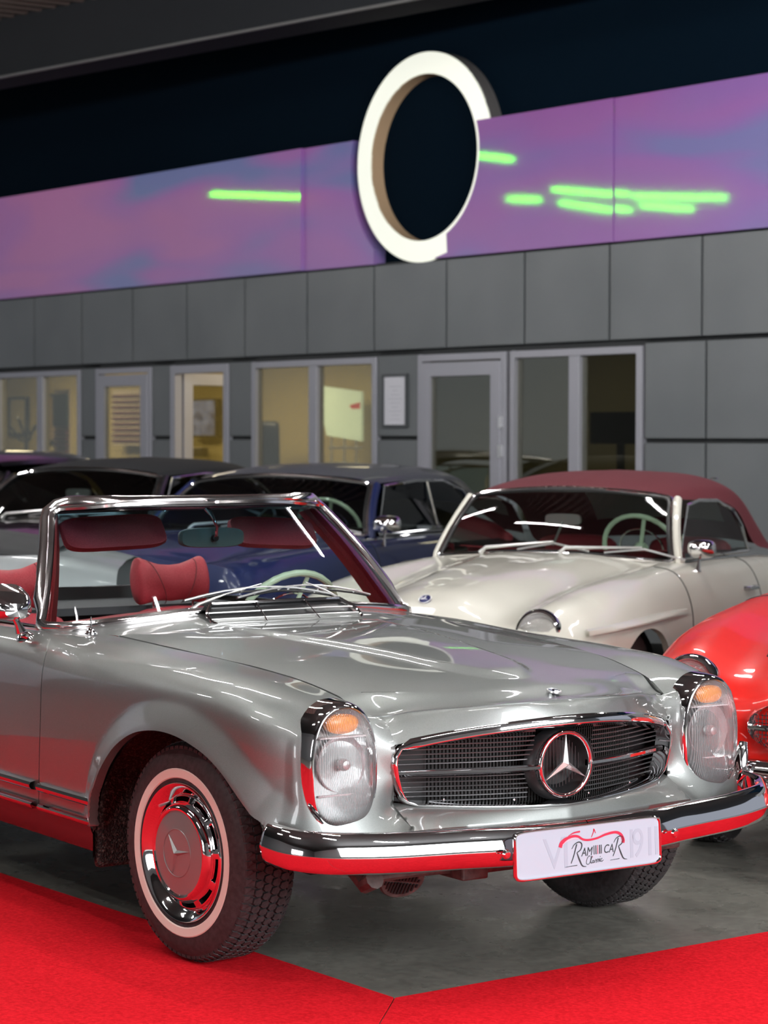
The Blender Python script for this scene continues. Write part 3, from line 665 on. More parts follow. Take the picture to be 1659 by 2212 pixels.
# hood
ye_ = lambda x: S1([-.83, -.52, -.23, .01, .25, .40, .47, .50], [.645, .631, .615, .601, .575, .558, .54, .528], x)
ze_ = lambda x: S1([-.83, -.52, -.23, .01, .25, .40, .49, .70], [.903, .889, .875, .862, .833, .800, .767, .767], x)
zc_ = lambda x: S1([-.83, -.74, -.3, .14, .40, .60, .695], [.928, .926, .903, .873, .848, .822, .803], x)
def bulge(x, y):
    wv = .31-.16*sstep(-.8, .5, x); wv *= sqrt(max(1-max(0, (x-.20)/.27)**2, 0)) if x > .20 else 1
    return (.013*sstep(-.8, -.2, x)+.002)*sstep(0, .045, wv-abs(y))*(1-sstep(.38, .50, x))
def hood_z(x, y):
    q = abs(y)/ye_(max(min(x, .5), -.83)); zc, ze = zc_(x), ze_(x)
    return ze+(zc-ze)*(1-q**2.3)+bulge(x, y)
def xr_(v): return -.735-.09*abs(v)**2.5
P = []
for u in np.linspace(0, 1, 130):
    R_ = []
    for v in np.linspace(-1, 1, 101):
        yy = v*.53; x = xr_(v)+(xf_(yy)-xr_(v))*u; y = v*(ye_(min(x, .5))-.0050)
        if u > .9: x = xr_(v)+(xf_(y if abs(y) < .53 else .53)-xr_(v))*u
        z = hood_z(x, y)
        k_ = sstep(.9, 1, u); zt = zf_(y); z = z*(1-k_)+zt*k_
        R_.append((x, y, z))
    P.append(R_)
P = np.array(P)
# turn the rim of the panel down all round
E0 = P[:1].copy(); E0[..., 2] -= .02; E1 = P[-1:].copy(); E1[..., 2] -= .02; P = np.concatenate([E0, P, E1])
E0 = P[:, :1].copy(); E0[..., 2] -= .02; E1 = P[:, -1:].copy(); E1[..., 2] -= .02; P = np.concatenate([E0, P, E1], axis=1)
hood = B('hood', MB().grid(P), silver, car, smooth=50)
# round badge on the hood
hb = MB().lathe([(0, .004), (.017, .004), (.018, .003)], 32, 'z'); MBad = Matrix.Translation((.628, 0, hood_z(.628, 0)+.001)) @ Matrix.Rotation(radians(11), 4, 'Y')
bd_ = B('badge', MB().lathe([(0, .003), (.0175, .003)], 32, 'z').xf(MBad), emb, hood, label='small round blue and silver badge')
B('badge_rim', MB().lathe([(.0175, .003), (.018, .005), (.0215, .0045), (.0225, 0)], 32, 'z').xf(MBad), chrome_s, hood)
B('badge_star', star_mb(.0165, .004, .16).xf(MBad @ Matrix.Translation((0, 0, .0035)) @ Matrix.Rotation(-pi/2, 4, 'Y')), chrome, hood, smooth=0)
# cowl with fresh-air vent
def wsb(y):   # base of the windscreen
    a_ = abs(y); return (S1([0, .25, .45, .60, .70, .75], [-.925, -.942, -.975, -1.03, -1.13, -1.235], a_), y, S1([0, .25, .45, .60, .75], [.965, .960, .946, .927, .905], a_))
P = []
for v in np.linspace(-1, 1, 61):
    a_ = abs(v); x0 = xr_(v)-.004; y0 = v*(ye_(x0)-.003); z0 = hood_z(x0, y0)-.002; xb, yb, zb = wsb(v*.75)
    y1 = v*.72; R_ = [(x0+.002, y0, z0-.02)]
    for u in np.linspace(0, 1, 12):
        x = x0+(xb-.08-x0)*u; y = y0+(y1*1.0-y0)*u; z = z0+(zb-.002-z0)*min(u*1.15, 1)
        R_.append((x, y, z))
    P.append(R_)
cowl = B('cowl', MB().grid(P), silver, car, smooth=50)
vt = MB()
def vsurf(u, v):       # raised vent scoop: u -1..1 across, v 0 front .. 1 rear
    y = u*.31*(1-.08*v); x = -.775-.095*v; x -= .035*u*u
    z = .928+.062*v-.004*u*u; return (x, y, z)
hole = [[(x-.01, y, z-.004) for x, y, z in [vsurf(u, v) for v in np.linspace(0, 1, 3)]] for u in np.linspace(-.95, .95, 31)]
vent = B('cowl_vent', vt.grid(hole), black, cowl, label='dark air intake opening')
ol = [vsurf(u, 1.0) for u in np.linspace(-.90, .90, 25)]+[vsurf(.97, .7), vsurf(1, .42), vsurf(.97, .1)]+[vsurf(u, -.12) for u in np.linspace(.88, -.88, 25)]+[vsurf(-.97, .1), vsurf(-1, .42), vsurf(-.97, .7)]
B('vent_rim', MB().tube(ol, .0060, 8, closed=True), chrome, cowl)
B('vent_bar', MB().tube([vsurf(u, .56) for u in np.linspace(-.97, .97, 25)], .0028, 6), chrome_s, cowl)
B('vent_bar', MB().tube([vsurf(u, .25) for u in np.linspace(-.97, .97, 25)], .0028, 6), chrome_s, cowl)
for u in (-.34, .34): B('vent_post', MB().tube([vsurf(u, v) for v in (-.10, .2, .5, .98)], .0034, 6), chrome, cowl)
lv = MB()
lv.grid([[(vsurf(u, v)[0], vsurf(u, v)[1], vsurf(u, v)[2]+.0005) for v in (-.10, .22)] for u in np.linspace(-.95, .95, 31)]); B('vent_lip', lv, silver, cowl, solid=.002)
rear_sc = MB().grid([[(vsurf(u, v)[0]-(.02 if v > 1 else 0), vsurf(u, 1)[1], vsurf(u, 1)[2]-(.03 if v > 1 else -.001)) for v in (1.0, 1.1)] for u in np.linspace(-.97, .97, 31)]); B('vent_back', rear_sc, silver, cowl)
# aerial stub and washer jets
ae = MB().lathe([(.0, .058), (.0022, .057), (.0025, .022), (.010, .018), (.014, .010), (.019, .006), (.020, 0)], 20, 'z').xf(Matrix.Translation((-.90, -.705, .905)))
B('aerial', ae, chrome, car)
# windscreen
def wst(y): a_ = abs(y); return (S1([0, .25, .42, .53, .56], [-1.352, -1.378, -1.425, -1.490, -1.515], a_), y, S1([0, .25, .42, .53, .56], [1.308, 1.306, 1.301, 1.295, 1.290], a_))
def wsurf(u, v):   # u across -1..1, v 0 base 1 top
    b0 = Vector(wsb(u*.735)); t0 = Vector(wst(u*.55)); p = b0.lerp(t0, v); p.x += .030*sin(pi*v)*(1-.3*u*u); p.z += .008*sin(pi*v); return tuple(p)
wf = MB()
path = [wsurf(u, .0) for u in np.linspace(-.93, .93, 31)]+[wsurf(.985, .012), wsurf(1.0, .05)]+[wsurf(1, v) for v in np.linspace(.12, .9, 9)]+[wsurf(.995, .955), wsurf(.965, .99)]+[wsurf(u, 1.0) for u in np.linspace(.92, -.92, 31)]+[wsurf(-.965, .99), wsurf(-.995, .955)]+[wsurf(-1, v) for v in np.linspace(.9, .12, 9)]+[wsurf(-1, .05), wsurf(-.985, .012)]
Pc = Vector((-1.19, 0, 1.12)); n_ = len(path); rings = []
for i in range(n_):
    p = Vector(path[i]); t_ = (Vector(path[(i+1) % n_])-Vector(path[i-1])).normalized(); inn = (Pc-p); inn = (inn-t_*inn.dot(t_)).normalized(); out = t_.cross(inn)
    if out.x < 0: out = -out
    low = 1 if p.z > .985 else .55
    prof = [(.005, .000), (.007, .012), (-.002, .0165), (-.009, .012), (-.014, .0155), (-.028*low-.002, .013), (-.039*low-.002, .003), (-.040*low-.002, -.014), (-.036*low, -.026), (.0, -.026), (.005, -.012)]
    rings.append([tuple(p+inn*a_+out*b_) for a_, b_ in prof])
wsf = B('windshield_frame', wf.grid(rings, close_u=True, close_v=True), mat('frame_chrome', (.80, .76, .76), .13, 1.0), car, smooth=40)
B('rubber_seal', MB().tube([tuple(Vector(p)+(Pc-Vector(p)).normalized()*.008) for p in path], .0045, 6, closed=True), black, wsf)
B('windshield', MB().grid([[wsurf(u, v) for v in np.linspace(.005, .99, 15)] for u in np.linspace(-.99, .99, 41)]), glass_ws, car, smooth=60, label='clear glass with blue sun band at the top')
B('header_clip', MB().box(-1.362, -1.335, -.012, .012, 1.318, 1.326), dark, wsf, smooth=0)
# inner pillar covers and header in red leather
for sgn in (-1, 1):
    P = []
    for v in np.linspace(.0, .97, 10):
        p = Vector(wsurf(sgn*.985, v)); P.append([(p.x-.015, p.y-sgn*.015, p.z), (p.x-.05, p.y-sgn*(.052-.016*v), p.z-.012), (p.x-.095, p.y-sgn*(.050-.02*v), p.z-.02), (p.x-.11, p.y-sgn*.005, p.z-.015)])
    B('pillar_trim', MB().grid(P), leather, car)
B('header_trim', MB().grid([[(wst(y)[0]-a_, y, wst(y)[2]+b_) for a_, b_ in ((.01, -.012), (.05, -.022), (.10, -.014), (.11, .006), (.02, .012))] for y in np.linspace(-.53, .53, 21)]), black, car)
# dash
def dashp(y, k_): xb, _, zb = wsb(y); return [(xb-.035, y, zb-.018), (xb-.12, y, zb-.012), (xb-.22, y, zb-.006), (xb-.27, y, zb-.02), (xb-.275, y, zb-.06), (xb-.25, y, zb-.20)][k_]
B('dashboard', MB().grid([[(dashp(y, k_)[0], y, dashp(y, k_)[2]+(.022*exp(-((abs(y)-.38)/.14)**2) if y > 0 and k_ in (1, 2, 3) else 0)) for k_ in range(6)] for y in np.linspace(-.70, .70, 41)]), leather, car, smooth=60)
# sun visors, inside mirror
def visor(y0, y1, h, tl, rot):
    ol = [(a_, b_) for a_, b_ in sellipse((y1-y0)/2, h/2, 5, 36)]; P = []
    for d_, k_ in ((-.008, .90), (-.013, .97), (0, 1), (.013, .97), (.008, .90)): P.append([(d_, a_*k_, b_*k_) for a_, b_ in ol])
    mb_ = MB().grid(P, close_v=True); n0 = len(mb_.v); mb_.f.append(tuple(range(36))); mb_.f.append(tuple(range(n0-36, n0)))
    yc = (y0+y1)/2; mb_.xf(Matrix.Translation((-1.432-.10*abs(yc), yc, 1.203+tl)) @ Matrix.Rotation(rot, 4, 'X') @ Matrix.Rotation(radians(-34), 4, 'Y') @ Matrix.Translation((0, 0, 0)))
    return mb_
B('sun_visor', visor(-.535, -.125, .135, .004, .03), leather, car); B('sun_visor', visor(.145, .515, .125, -.010, -.05), leather, car)
mm = MB(); ol = sellipse(.126, .036, 3.6, 36)
mm.grid([[(d_, a_*k_, b_*k_) for a_, b_ in ol] for d_, k_ in ((-.012, .96), (-.010, 1), (.004, 1), (.012, .93), (.014, .5), (.0145, .01))], close_v=True).xf(Matrix.Translation((-1.375, .018, 1.186)) @ Matrix.Rotation(-.12, 4, 'Z'))
rv = B('rearview_mirror', mm, mat('mirror_back', (.10, .16, .15), .4), car)
B('mirror_arm', MB().tube([(-1.362, .02, 1.186), (-1.342, .02, 1.195), (-1.338, .02, 1.225), (-1.352, .01, 1.262), (-1.375, 0, 1.292)], [.010, .007, .006, .006, .012], 10), chrome, rv)
B('mirror_knob', MB().lathe([(0, .01), (.012, .008), (.014, 0), (.012, -.008), (0, -.01)], 16, 'x').xf(Matrix.Translation((-1.352, .02, 1.186))), black, rv)
# steering wheel
sm = Matrix.Translation((-1.46, .385, .86)) @ Matrix.Rotation(radians(-62), 4, 'Y')
R0 = .212; rimp = [(R0*cos(a), R0*sin(a), 0) for a in np.linspace(0, 2*pi, 64, endpoint=False)]
stw = B('steering_wheel', MB().tube(rimp, [.0125+.0013*(i % 2) for i in range(64)], 10, closed=True).xf(sm), ivory, car, label='pale green ivory rim')
B('horn_ring', MB().tube([(.12*cos(a), .12*sin(a), .01) for a in np.linspace(0, 2*pi, 40, endpoint=False)], .004, 6, closed=True).xf(sm), chrome, stw)
for a in (0.2, pi-.2): B('spoke', MB().tube([(.03*cos(a), .03*sin(a), -.01), (.2*cos(a), .2*sin(a), 0)], .010, 8, flat=.5).xf(sm), ivory, stw)
B('boss', MB().lathe([(0, .02), (.03, .018), (.045, .005), (.045, -.03)], 24, 'z').xf(sm), ivory, stw)
B('steering_column', MB().tube([(0, 0, -.03), (0, 0, -.38)], .025, 12).xf(sm), black, stw)
# seats: cushion, backrest and saddle-shaped headrest
for yc in (.36, -.36):
    se = B('seat', MB().grid([[(x, yc+y*.26, .50+.05*sin(pi*(x+2.1)/.5)*0-.03*abs(y)**3+(.02 if -2.0 < x < -1.7 else 0)) for y in np.linspace(-1, 1, 9)] for x in np.linspace(-2.15, -1.6, 8)]), leather, car, solid=.12, sub=1)
    P = []
    for v in np.linspace(0, 1, 9):
        z = .50+.385*v; x = -2.12-.14*v; ww = .26-.05*v**3
        P.append([(x+d_*(1-.5*v)*.09+.02*abs(q)**2, yc+q*ww, z-.02*abs(q)**4*v) for q, d_ in ((-1, 0), (-.85, .8), (-.4, 1), (0, .9), (.4, 1), (.85, .8), (1, 0), (.85, -.7), (0, -1), (-.85, -.7))])
    mb_ = MB().grid(P, close_v=True); n0 = len(mb_.v); mb_.f.append(tuple(range(n0-10, n0)))
    bk = B('backrest', mb_, leather, se, sub=1)
    P = []
    for q in np.linspace(-1, 1, 25):
        a_ = abs(q); hh = .074+.030*max(0, (a_-.30)/.70)**1.2*(1 if a_ < .88 else 1-((a_-.88)/.12)**2*.35); dd = .070-.012*(1-a_)
        cap = 1 if a_ < .86 else sqrt(max(1-((a_-.86)/.14)**2, .0004))
        zc0 = .962+.012*a_; R_ = []
        for th in np.linspace(0, 2*pi, 20, endpoint=False):
            dz = sin(th); dz_ = hh*dz*(1 if dz > 0 else .95)
            R_.append((-2.27+dd*cos(th)*(cap*.45+.55)-.10*dz_, yc-.02*(1 if yc > 0 else 0)+q*.158, zc0+dz_*(cap*.5+.5)))
        P.append(R_)
    mb_ = MB().grid(P, close_v=True); n0 = len(mb_.v); mb_.f.append(tuple(range(20))); mb_.f.append(tuple(range(n0-20, n0)))
    hr = B('headrest', mb_, leather, car, smooth=70)
    for q in (-.45, .45):
        sc_ = MB().tube([(-2.27+(.072)*cos(a)+.0-.10*.08*sin(a), yc-.02*(1 if yc > 0 else 0)+q*.158*(1+.5*sin(a)), .964+.082*sin(a)+.012*max(sin(a), 0)) for a in np.linspace(-1.3, 1.5, 14)], .0016, 5); B('stitching', sc_, mat('seam_dark', (.10, .006, .01), .6), hr)
    for q in (-.09, .09): B('post', MB().tube([(-2.28, yc+q, .86), (-2.28, yc+q, .93)], .006, 8), chrome, hr)
B('cabin_floor', MB().box(-2.7, -.9, -.62, .62, .34, .36), mat('cabin_carpet', (.04, .01, .012), .9), car, smooth=0)
B('rear_shelf', MB().box(-2.78, -2.32, -.66, .66, .845, .875), mat('shelf_dark', (.03, .03, .035), .6), car, smooth=0)
B('cabin_rear', MB().box(-2.80, -2.75, -.66, .66, .36, .925), black, car, smooth=0)
# wipers
def gp(u, v, k_=.012): p = Vector(wsurf(u, v)); return (p.x+k_, p.y, p.z+k_*.8)
def wiper(sg, u0, u1):
    p0 = (-.955, sg*.315, .958); mid = gp(u1, .155, .028)
    ar = B('wiper_arm', MB().tube([p0, tuple(Vector(p0).lerp(Vector(mid), .15)+Vector((0, 0, .012))), tuple(Vector(p0).lerp(Vector(mid), .5)+Vector((.004, 0, .012))), mid], [.011, .0095, .006, .004], 8, flat=.6), chrome_s, car)
    B('wiper_pivot', MB().lathe([(0, .02), (.009, .019), (.011, .008), (.017, .006), (.018, -.008)], 18, 'z').xf(Matrix.Translation((p0[0]+.004, p0[1], p0[2]-.006))), chrome, ar)
    bl_ = [gp(u, v, .007) for u, v in zip(np.linspace(u0, 2*u1-u0, 9), [.085, .105, .12, .13, .135, .13, .12, .10, .075])]
    B('wiper_blade', MB().tube(bl_, .004, 6), black, ar)
    B('blade_frame', MB().tube([tuple(Vector(p)+Vector((.012, 0, .010*sin(pi*i/8)+.004))) for i, p in enumerate(bl_)], .0035, 6), chrome_s, ar)
    for i in (1, 3, 5, 7): B('claw', MB().tube([bl_[i], tuple(Vector(bl_[i])+Vector((.014, .012, .012)))], .003, 6), chrome_s, ar)
wiper(-1, -.45, -.04); wiper(1, .62, .22)
# headlamps
HY, HZ, HX = .672, .640, .540
def hring(a_, b_, x, n=2.75, nt=2.35, seg=56): return [(x, u, v) for u, v in sellipse(a_, b_, n, seg, nt)]
for sgn in (-1, 1):
    Mh = Matrix.Translation((HX, sgn*HY, HZ)) @ Matrix.Rotation(-sgn*radians(0), 4, 'Z')
    bz = MB().grid([hring(.121, .186, -.06), hring(.119, .184, -.030), hring(.116, .181, -.004), hring(.112, .177, .010), hring(.107, .172, .0185), hring(.102, .167, .020), hring(.0985, .1635, .014), hring(.097, .162, -.01)], close_v=True).xf(Mh)
    hd = B('headlight', bz, chrome, car, smooth=60, label='tall rounded lamp with chrome bezel')
    P = []
    for k_ in np.linspace(0, 1, 9):
        th = k_*pi/2; r = cos(th)**.55 if k_ < 1 else .002
        P.append(hring(.0985*r, .1640*r, .012+.046*sin(th)**.9))
    B('lamp_lens', MB().grid(P, close_v=True).xf(Mh), lensm, hd, smooth=80, label='clear ribbed glass lens')
    B('lamp_housing', MB().grid([hring(.097, .162, .008), hring(.090, .150, -.03), hring(.075, .125, -.05), hring(.001, .001, -.052)], close_v=True).xf(Mh), bowl2, hd, smooth=60)
    B('main_reflector', MB().lathe([(.001, -.045), (.03, -.042), (.055, -.026), (.074, -.002), (.078, .006), (.080, .002)], 40, 'x').xf(Mh @ Matrix.Translation((0, 0, .010)) @ Matrix.Diagonal((1, .98, 1, 1))), bowl, hd)
    B('bulb', MB().lathe([(0, .032), (.012, .029), (.017, .018), (.017, .004), (.010, -.01), (.009, -.045)], 20, 'x').xf(Mh @ Matrix.Translation((0, 0, .010))), chrome_s, hd)
    P = [[(x, r*cos(a)*.98, -.108+r*.75*sin(a)) for a in np.linspace(0, 2*pi, 28, endpoint=False)] for r, x in ((.001, -.035), (.03, -.028), (.055, -.008), (.058, .0))]
    B('lower_reflector', MB().grid(P, close_v=True).xf(Mh), bowl, hd)
    B('turn_signal', MB().grid([[(x, u*k_, .121+v*k_) for u, v in sellipse(.052, .027, 2.3, 24)] for x, k_ in ((-.01, 1), (.006, 1), (.014, .75), (.017, .3), (.0175, .01))], close_v=True).xf(Mh), amber, hd, label='amber indicator')
    B('divider', MB().box(-.03, .012, -.075, .075, .083, .087).box(-.03, .012, -.08, .08, -.075, -.071).xf(Mh), bowl2, hd, smooth=0)
# grille
fr = MB()
def gpath():
    pts = []
    for y in np.linspace(-.462, .462, 41): pts.append((xg_(y), y, zg_(y), 0, -1))
    for y, z in ((.492, .684), (.508, .662), (.511, .636), (.505, .600), (.495, .566), (.483, .541), (.466, .526)): pts.append((xg_(.503)+(xb_(.48)-xg_(.503))*(.69-z)/.16, y, z, -.8 if z > .54 else -.3, -.5 if z > .65 else (0 if z > .56 else .8)))
    for y in np.linspace(.44, -.44, 41): pts.append((xb_(y), y, zb_(y), 0, 1))
    for y, z in reversed(((.492, .684), (.508, .662), (.511, .636), (.505, .600), (.495, .566), (.483, .541), (.466, .526))): pts.append((xg_(.503)+(xb_(.48)-xg_(.503))*(.69-z)/.16, -y, z, .8 if z > .54 else .3, -.5 if z > .65 else (0 if z > .56 else .8)))
    return pts
gp_ = gpath(); R_ = []
for x, y, z, ny, nz in gp_:
    l_ = hypot(ny, nz); ny, nz = ny/l_, nz/l_; k_ = 1.8 if nz < -.9 else (.55 if nz > .9 else 1.0)
    R_.append([(x+dx, y+ny*dn_*k_, z+nz*dn_*k_) for dx, dn_ in ((-.012, -.0045), (.002, -.0035), (.0070, -.0008), (.0098, .003), (.0118, .0075), (.0112, .0105), (.004, .013), (-.012, .0145), (-.045, .020))])
gf = B('grille', fr.grid(R_, close_u=True), chrome, car, smooth=50, label='wide chrome-framed radiator grille')
# slats
def gx(y, z): k_ = (z-zb_(y))/(zg_(y)-zb_(y)); return xb_(y)+(xg_(y)-xb_(y))*k_
zbar = .612
rows = [.525+.0135*i for i in range(16)]
for z0 in rows:
    if abs(z0-zbar) < .012: continue
    seg_ = []
    for s_ in (-1, 1):
        pts = []
        for y in np.linspace(.105 if abs(z0-.615) < .1 else .02, .485, 16):
            z = z0+.012*(.3-y)*(1 if z0 > zbar else -.3)
            if z < zg_(y)-.020 and z > zb_(y)+.012: pts.append((gx(y, z)-.042, s_*y, z))
        if len(pts) > 3: B('grille_slat', MB().tube(pts, .0021, 5), slatm, gf)
fins = MB()
for i in range(0, 150, 2):
    y = -.37+i*.74/149; zt = zg_(y)-.012; zb0 = zb_(y)+.008; fins.box(gx(y, .6)-.088, gx(y, .6)-.080, y-.0012, y+.0012, zb0, zt)
for k_ in range(8):
    z = .520+k_*.030
    fins.tube([(gx(y, .6)-.082, y, min(z, zg_(y)-.01)) for y in np.linspace(-.40, .40, 15)], .0010, 4)
fo = B('radiator_fins', fins, rad, gf, smooth=0); fo['kind'] = 'stuff'
B('grille_backing', MB().grid([[(gx(y, .6)-.105, y, zb_(y)-.0), (gx(y, .6)-.105, y, zg_(y))] for y in np.linspace(-.5, .5, 21)]), black, gf)
for s_ in (-1, 1):
    pts = [(gx(y, zbar)-.022, s_*y, zbar-.008*(y-.1)) for y in np.linspace(.085, .488, 16)]
    P = [[(x+a_, y, z+b_) for a_, b_ in ((-.012, .0085), (.004, .0085), (.010, .004), (.0105, -.004), (.004, -.0095), (-.012, -.0095))] for x, y, z in pts]
    B('grille_bar', MB().grid(P, close_v=True), chrome, gf, smooth=40)
# central emblem: dished surround, ring and star
EX, EZ = .682, .615
B('emblem_bowl', MB().lathe([(.125, -.035), (.118, -.012), (.108, -.004), (.098, -.014), (.088, -.035), (.075, -.05), (.001, -.055)], 64, 'x').xf(Matrix.Translation((EX, 0, EZ)) @ Matrix.Diagonal((1, 1, .86, 1))), black, gf)
eb = MB()
for k_ in range(30):
    a = 2*pi*k_/30; eb.tube([(.0, .099*cos(a), .099*sin(a)*.9), (-.012, .108*cos(a), .108*sin(a)*.88), (-.03, .122*cos(a), .122*sin(a)*.85)], .0016, 5)
o = B('emblem_ribs', eb.xf(Matrix.Translation((EX-.003, 0, EZ))), slatm, gf); o['kind'] = 'stuff'
for k_ in range(-7, 8):
    y = k_*.0115; h_ = sqrt(max(.088**2-y*y, 0)); 
    B('emblem_rod', MB().tube([(EX-.040, y, EZ-h_*.86), (EX-.040, y, EZ+h_*.86)], .0011, 5), slatm, gf)
em = B('star_emblem', MB().tube([(EX, .0905*cos(a), EZ+.0905*sin(a)) for a in np.linspace(0, 2*pi, 72, endpoint=False)], .0072, 12, closed=True), chrome, gf, label='chrome ring with three-pointed star')
st = star_mb(.086, .016, .135).xf(Matrix.Translation((EX+.001, 0, EZ))); so = B('star', st, chrome_s, gf, smooth=0)
for y in (-.36, -.16, .10, .30):
    B('screw', MB().lathe([(0, .004), (.003, .003), (.004, 0)], 10, 'x').xf(Matrix.Translation((xb_(y)-.012, y, zb_(y)+.020))), chrome, gf)
# bumper
bp_y = [0, .25, .42, .60, .70, .785, .838, .858, .862]
bp_x = [.770, .752, .722, .694, .672, .640, .590, .545, .475]
bp_s = np.linspace(0, 8, 9)
bpts = []
for q in np.linspace(0, 8, 60): bpts.append((S1(bp_s, bp_x, q), S1(bp_s, bp_y, q), S1([0, 3, 8], [.362, .372, .398], q)))
prof_ = [(-.012, .100), (.003, .107), (.013, .106), (.021, .101), (.0275, .0935), (.0332, .083), (.0380, .0715), (.0412, .0610), (.0436, .0510), (.0450, .0430), (.0445, .0385), (.0395, .022), (.033, .006), (.024, -.003), (.008, -.007), (-.008, -.004)]
def bump_ring(x, y, z, nx, ny, k_=1): return [(x+nx*o_*k_, y+ny*o_*k_, z+.044+(h_-.044)*k_) for o_, h_ in prof_]
RR = []
full = [(x, -y, z) for x, y, z in reversed(bpts)]+[(x, y, z) for x, y, z in bpts[1:]]
for i, (x, y, z) in enumerate(full):
    a_, b_ = Vector(full[max(i-1, 0)]), Vector(full[min(i+1, len(full)-1)]); t_ = (b_-a_); n2 = Vector((t_.y, -t_.x)).normalized()
    k_ = min(1, .35+i*.35, .35+(len(full)-1-i)*.35); RR.append(bump_ring(x, y, z, n2.x, n2.y, k_))
bu = MB().grid(RR); n0 = len(RR[0]); bu.f.append(tuple(range(n0))); bu.f.append(tuple(range(len(bu.v)-n0, len(bu.v))))
bmp = B('bumper', bu, chrome, car, smooth=60)
for s_ in (-1, 1): B('bumper_bolt', MB().lathe([(0, .007), (.010, .006), (.014, 0)], 16, 'x').xf(Matrix.Translation((.808, s_*.305, .405))), chrome, bmp)
B('joint_cover', MB().grid([[(.770+o_+.003, q, .362+h_) for o_, h_ in prof_[1:9]] for q in (-.006, .006)]), chrome, bmp)
# number plate with the dealer's sign
PX = .832
plate = B('number_plate', MB().poly([(a_, b_) for a_, b_ in sellipse(.258, .0635, 14, 64)], -.003, .002, 'x').xf(Matrix.Translation((0, 0, 0))), whitep, car, smooth=0, label='white dealer plate with red car outline and lettering')
Mp = Matrix.Translation((PX-.012, -.055+.03, .396)) @ Matrix.Rotation(radians(.0), 4, 'Z') @ Matrix.Rotation(radians(-3), 4, 'Y')
plate.matrix_local = Mp
ol = [(0, a_, b_) for a_, b_ in sellipse(.2615, .067, 14, 96)]
B('plate_frame', MB().grid([[(x, a_*(1+k_/.26), b_*(1+k_/.066)) for _, a_, b_ in ol] for x, k_ in ((-.006, -.002), (-.006, .0025), (.003, .003), (.0065, .0005), (.0065, -.002), (.002, -.0045))], close_v=True), chrome, plate, smooth=40)
def text_mesh(name, s, size, loc, mt, shear=0, bold=0, parent=plate, sx=1):
    cu = bpy.data.curves.new(name, 'FONT'); cu.body = s; cu.size = size; cu.shear = shear; cu.extrude = .0003; cu.offset = bold; cu.resolution_u = 4; cu.align_x = 'LEFT'
    to = bpy.data.objects.new('tmp', cu); link(to); dg = bpy.context.evaluated_depsgraph_get(); me = bpy.data.meshes.new_from_object(to.evaluated_get(dg)); bpy.data.objects.remove(to)
    me.name = name; me.materials.clear(); me.materials.append(mt)
    # text plane x -> +y of the plate, text y -> +z, normal -> +x
    me.transform(Matrix(((0, 0, 1, loc[0]), (sx, 0, 0, loc[1]), (0, 1, 0, loc[2]), (0, 0, 0, 1))))
    o = bpy.data.objects.new(name, me); link(o, parent); return o
X1 = .0026
text_mesh('lettering', 'V', .128, (X1-.0004, -.165, -.046), faint, 0, -.0008); text_mesh('lettering', 'I', .128, (X1-.0004, -.100, -.046), faint)
text_mesh('lettering', '1', .118, (X1-.0004, .125, -.042), faint); text_mesh('lettering', '9', .118, (X1-.0004, .155, -.042), faint, sx=.8); text_mesh('lettering', '1', .118, (X1-.0004, .193, -.042), faint); text_mesh('lettering', '1', .118, (X1-.0004, .218, -.042), faint)
text_mesh('lettering', 'AM', .034, (X1, -.030, -.020), inkm, .25, 0, sx=.80); text_mesh('lettering', 'CA', .034, (X1, .050, -.019), inkm, .25, 0, sx=.80)
def stroke(name, pts, r, mt, n=None):
    q = [(X1+.0004, a_, b_) for a_, b_ in pts]; k_ = np.arange(len(q)); f_ = spl(k_, q, np.linspace(0, len(q)-1, len(q)*5))
    rr = np.interp(np.linspace(0, 1, len(f_)), np.linspace(0, 1, len(r)), r) if hasattr(r, '__len__') else r
    P = []
    for i in range(len(f_)):
        t_ = f_[min(i+1, len(f_)-1)]-f_[max(i-1, 0)]; t_ /= max(np.linalg.norm(t_), 1e-9); nn = np.array([0, -t_[2], t_[1]]); w_ = rr[i] if hasattr(rr, '__len__') else rr
        P.append([tuple(f_[i]+nn*w_), tuple(f_[i]-nn*w_)])
    return B(name, MB().grid(P), mt, plate, smooth=0, recalc=False)
def bigR(y, z, k_):
    stroke('lettering', [(y-.020*k_, z-.030*k_), (y-.010*k_, z-.010*k_), (y+.002*k_, z+.022*k_)], [.0012*k_, .0020*k_], inkm)
    stroke('lettering', [(y-.016*k_, z+.010*k_), (y-.006*k_, z+.022*k_), (y+.010*k_, z+.027*k_), (y+.020*k_, z+.020*k_), (y+.016*k_, z+.006*k_), (y+.002*k_, z-.002*k_)], [.0008*k_, .0016*k_, .0020*k_, .0012*k_], inkm)
    stroke('lettering', [(y+.002*k_, z-.002*k_), (y+.010*k_, z-.022*k_), (y+.020*k_, z-.040*k_), (y+.034*k_, z-.044*k_)], [.0014*k_, .0024*k_, .0018*k_, .0006*k_], inkm)
bigR(-.047, -.006, 1.0); bigR(.104, -.002, .95)
for i, w_ in enumerate((.0018, .0022, .0016, .0026, .0018)): B('logo_bar', MB().box(X1, X1+.0004, .0155+i*.0066, .0155+i*.0066+w_*1.3, -.019, .006), inkm if i != 2 else inkr, plate, smooth=0)
stroke('logo_rule', [(-.088, -.044), (-.070, -.0435), (-.045, -.043)], [.0006, .0011], inkm); stroke('logo_rule', [(.074, -.041), (.095, -.040), (.108, -.0395)], [.0006, .0010], inkm)
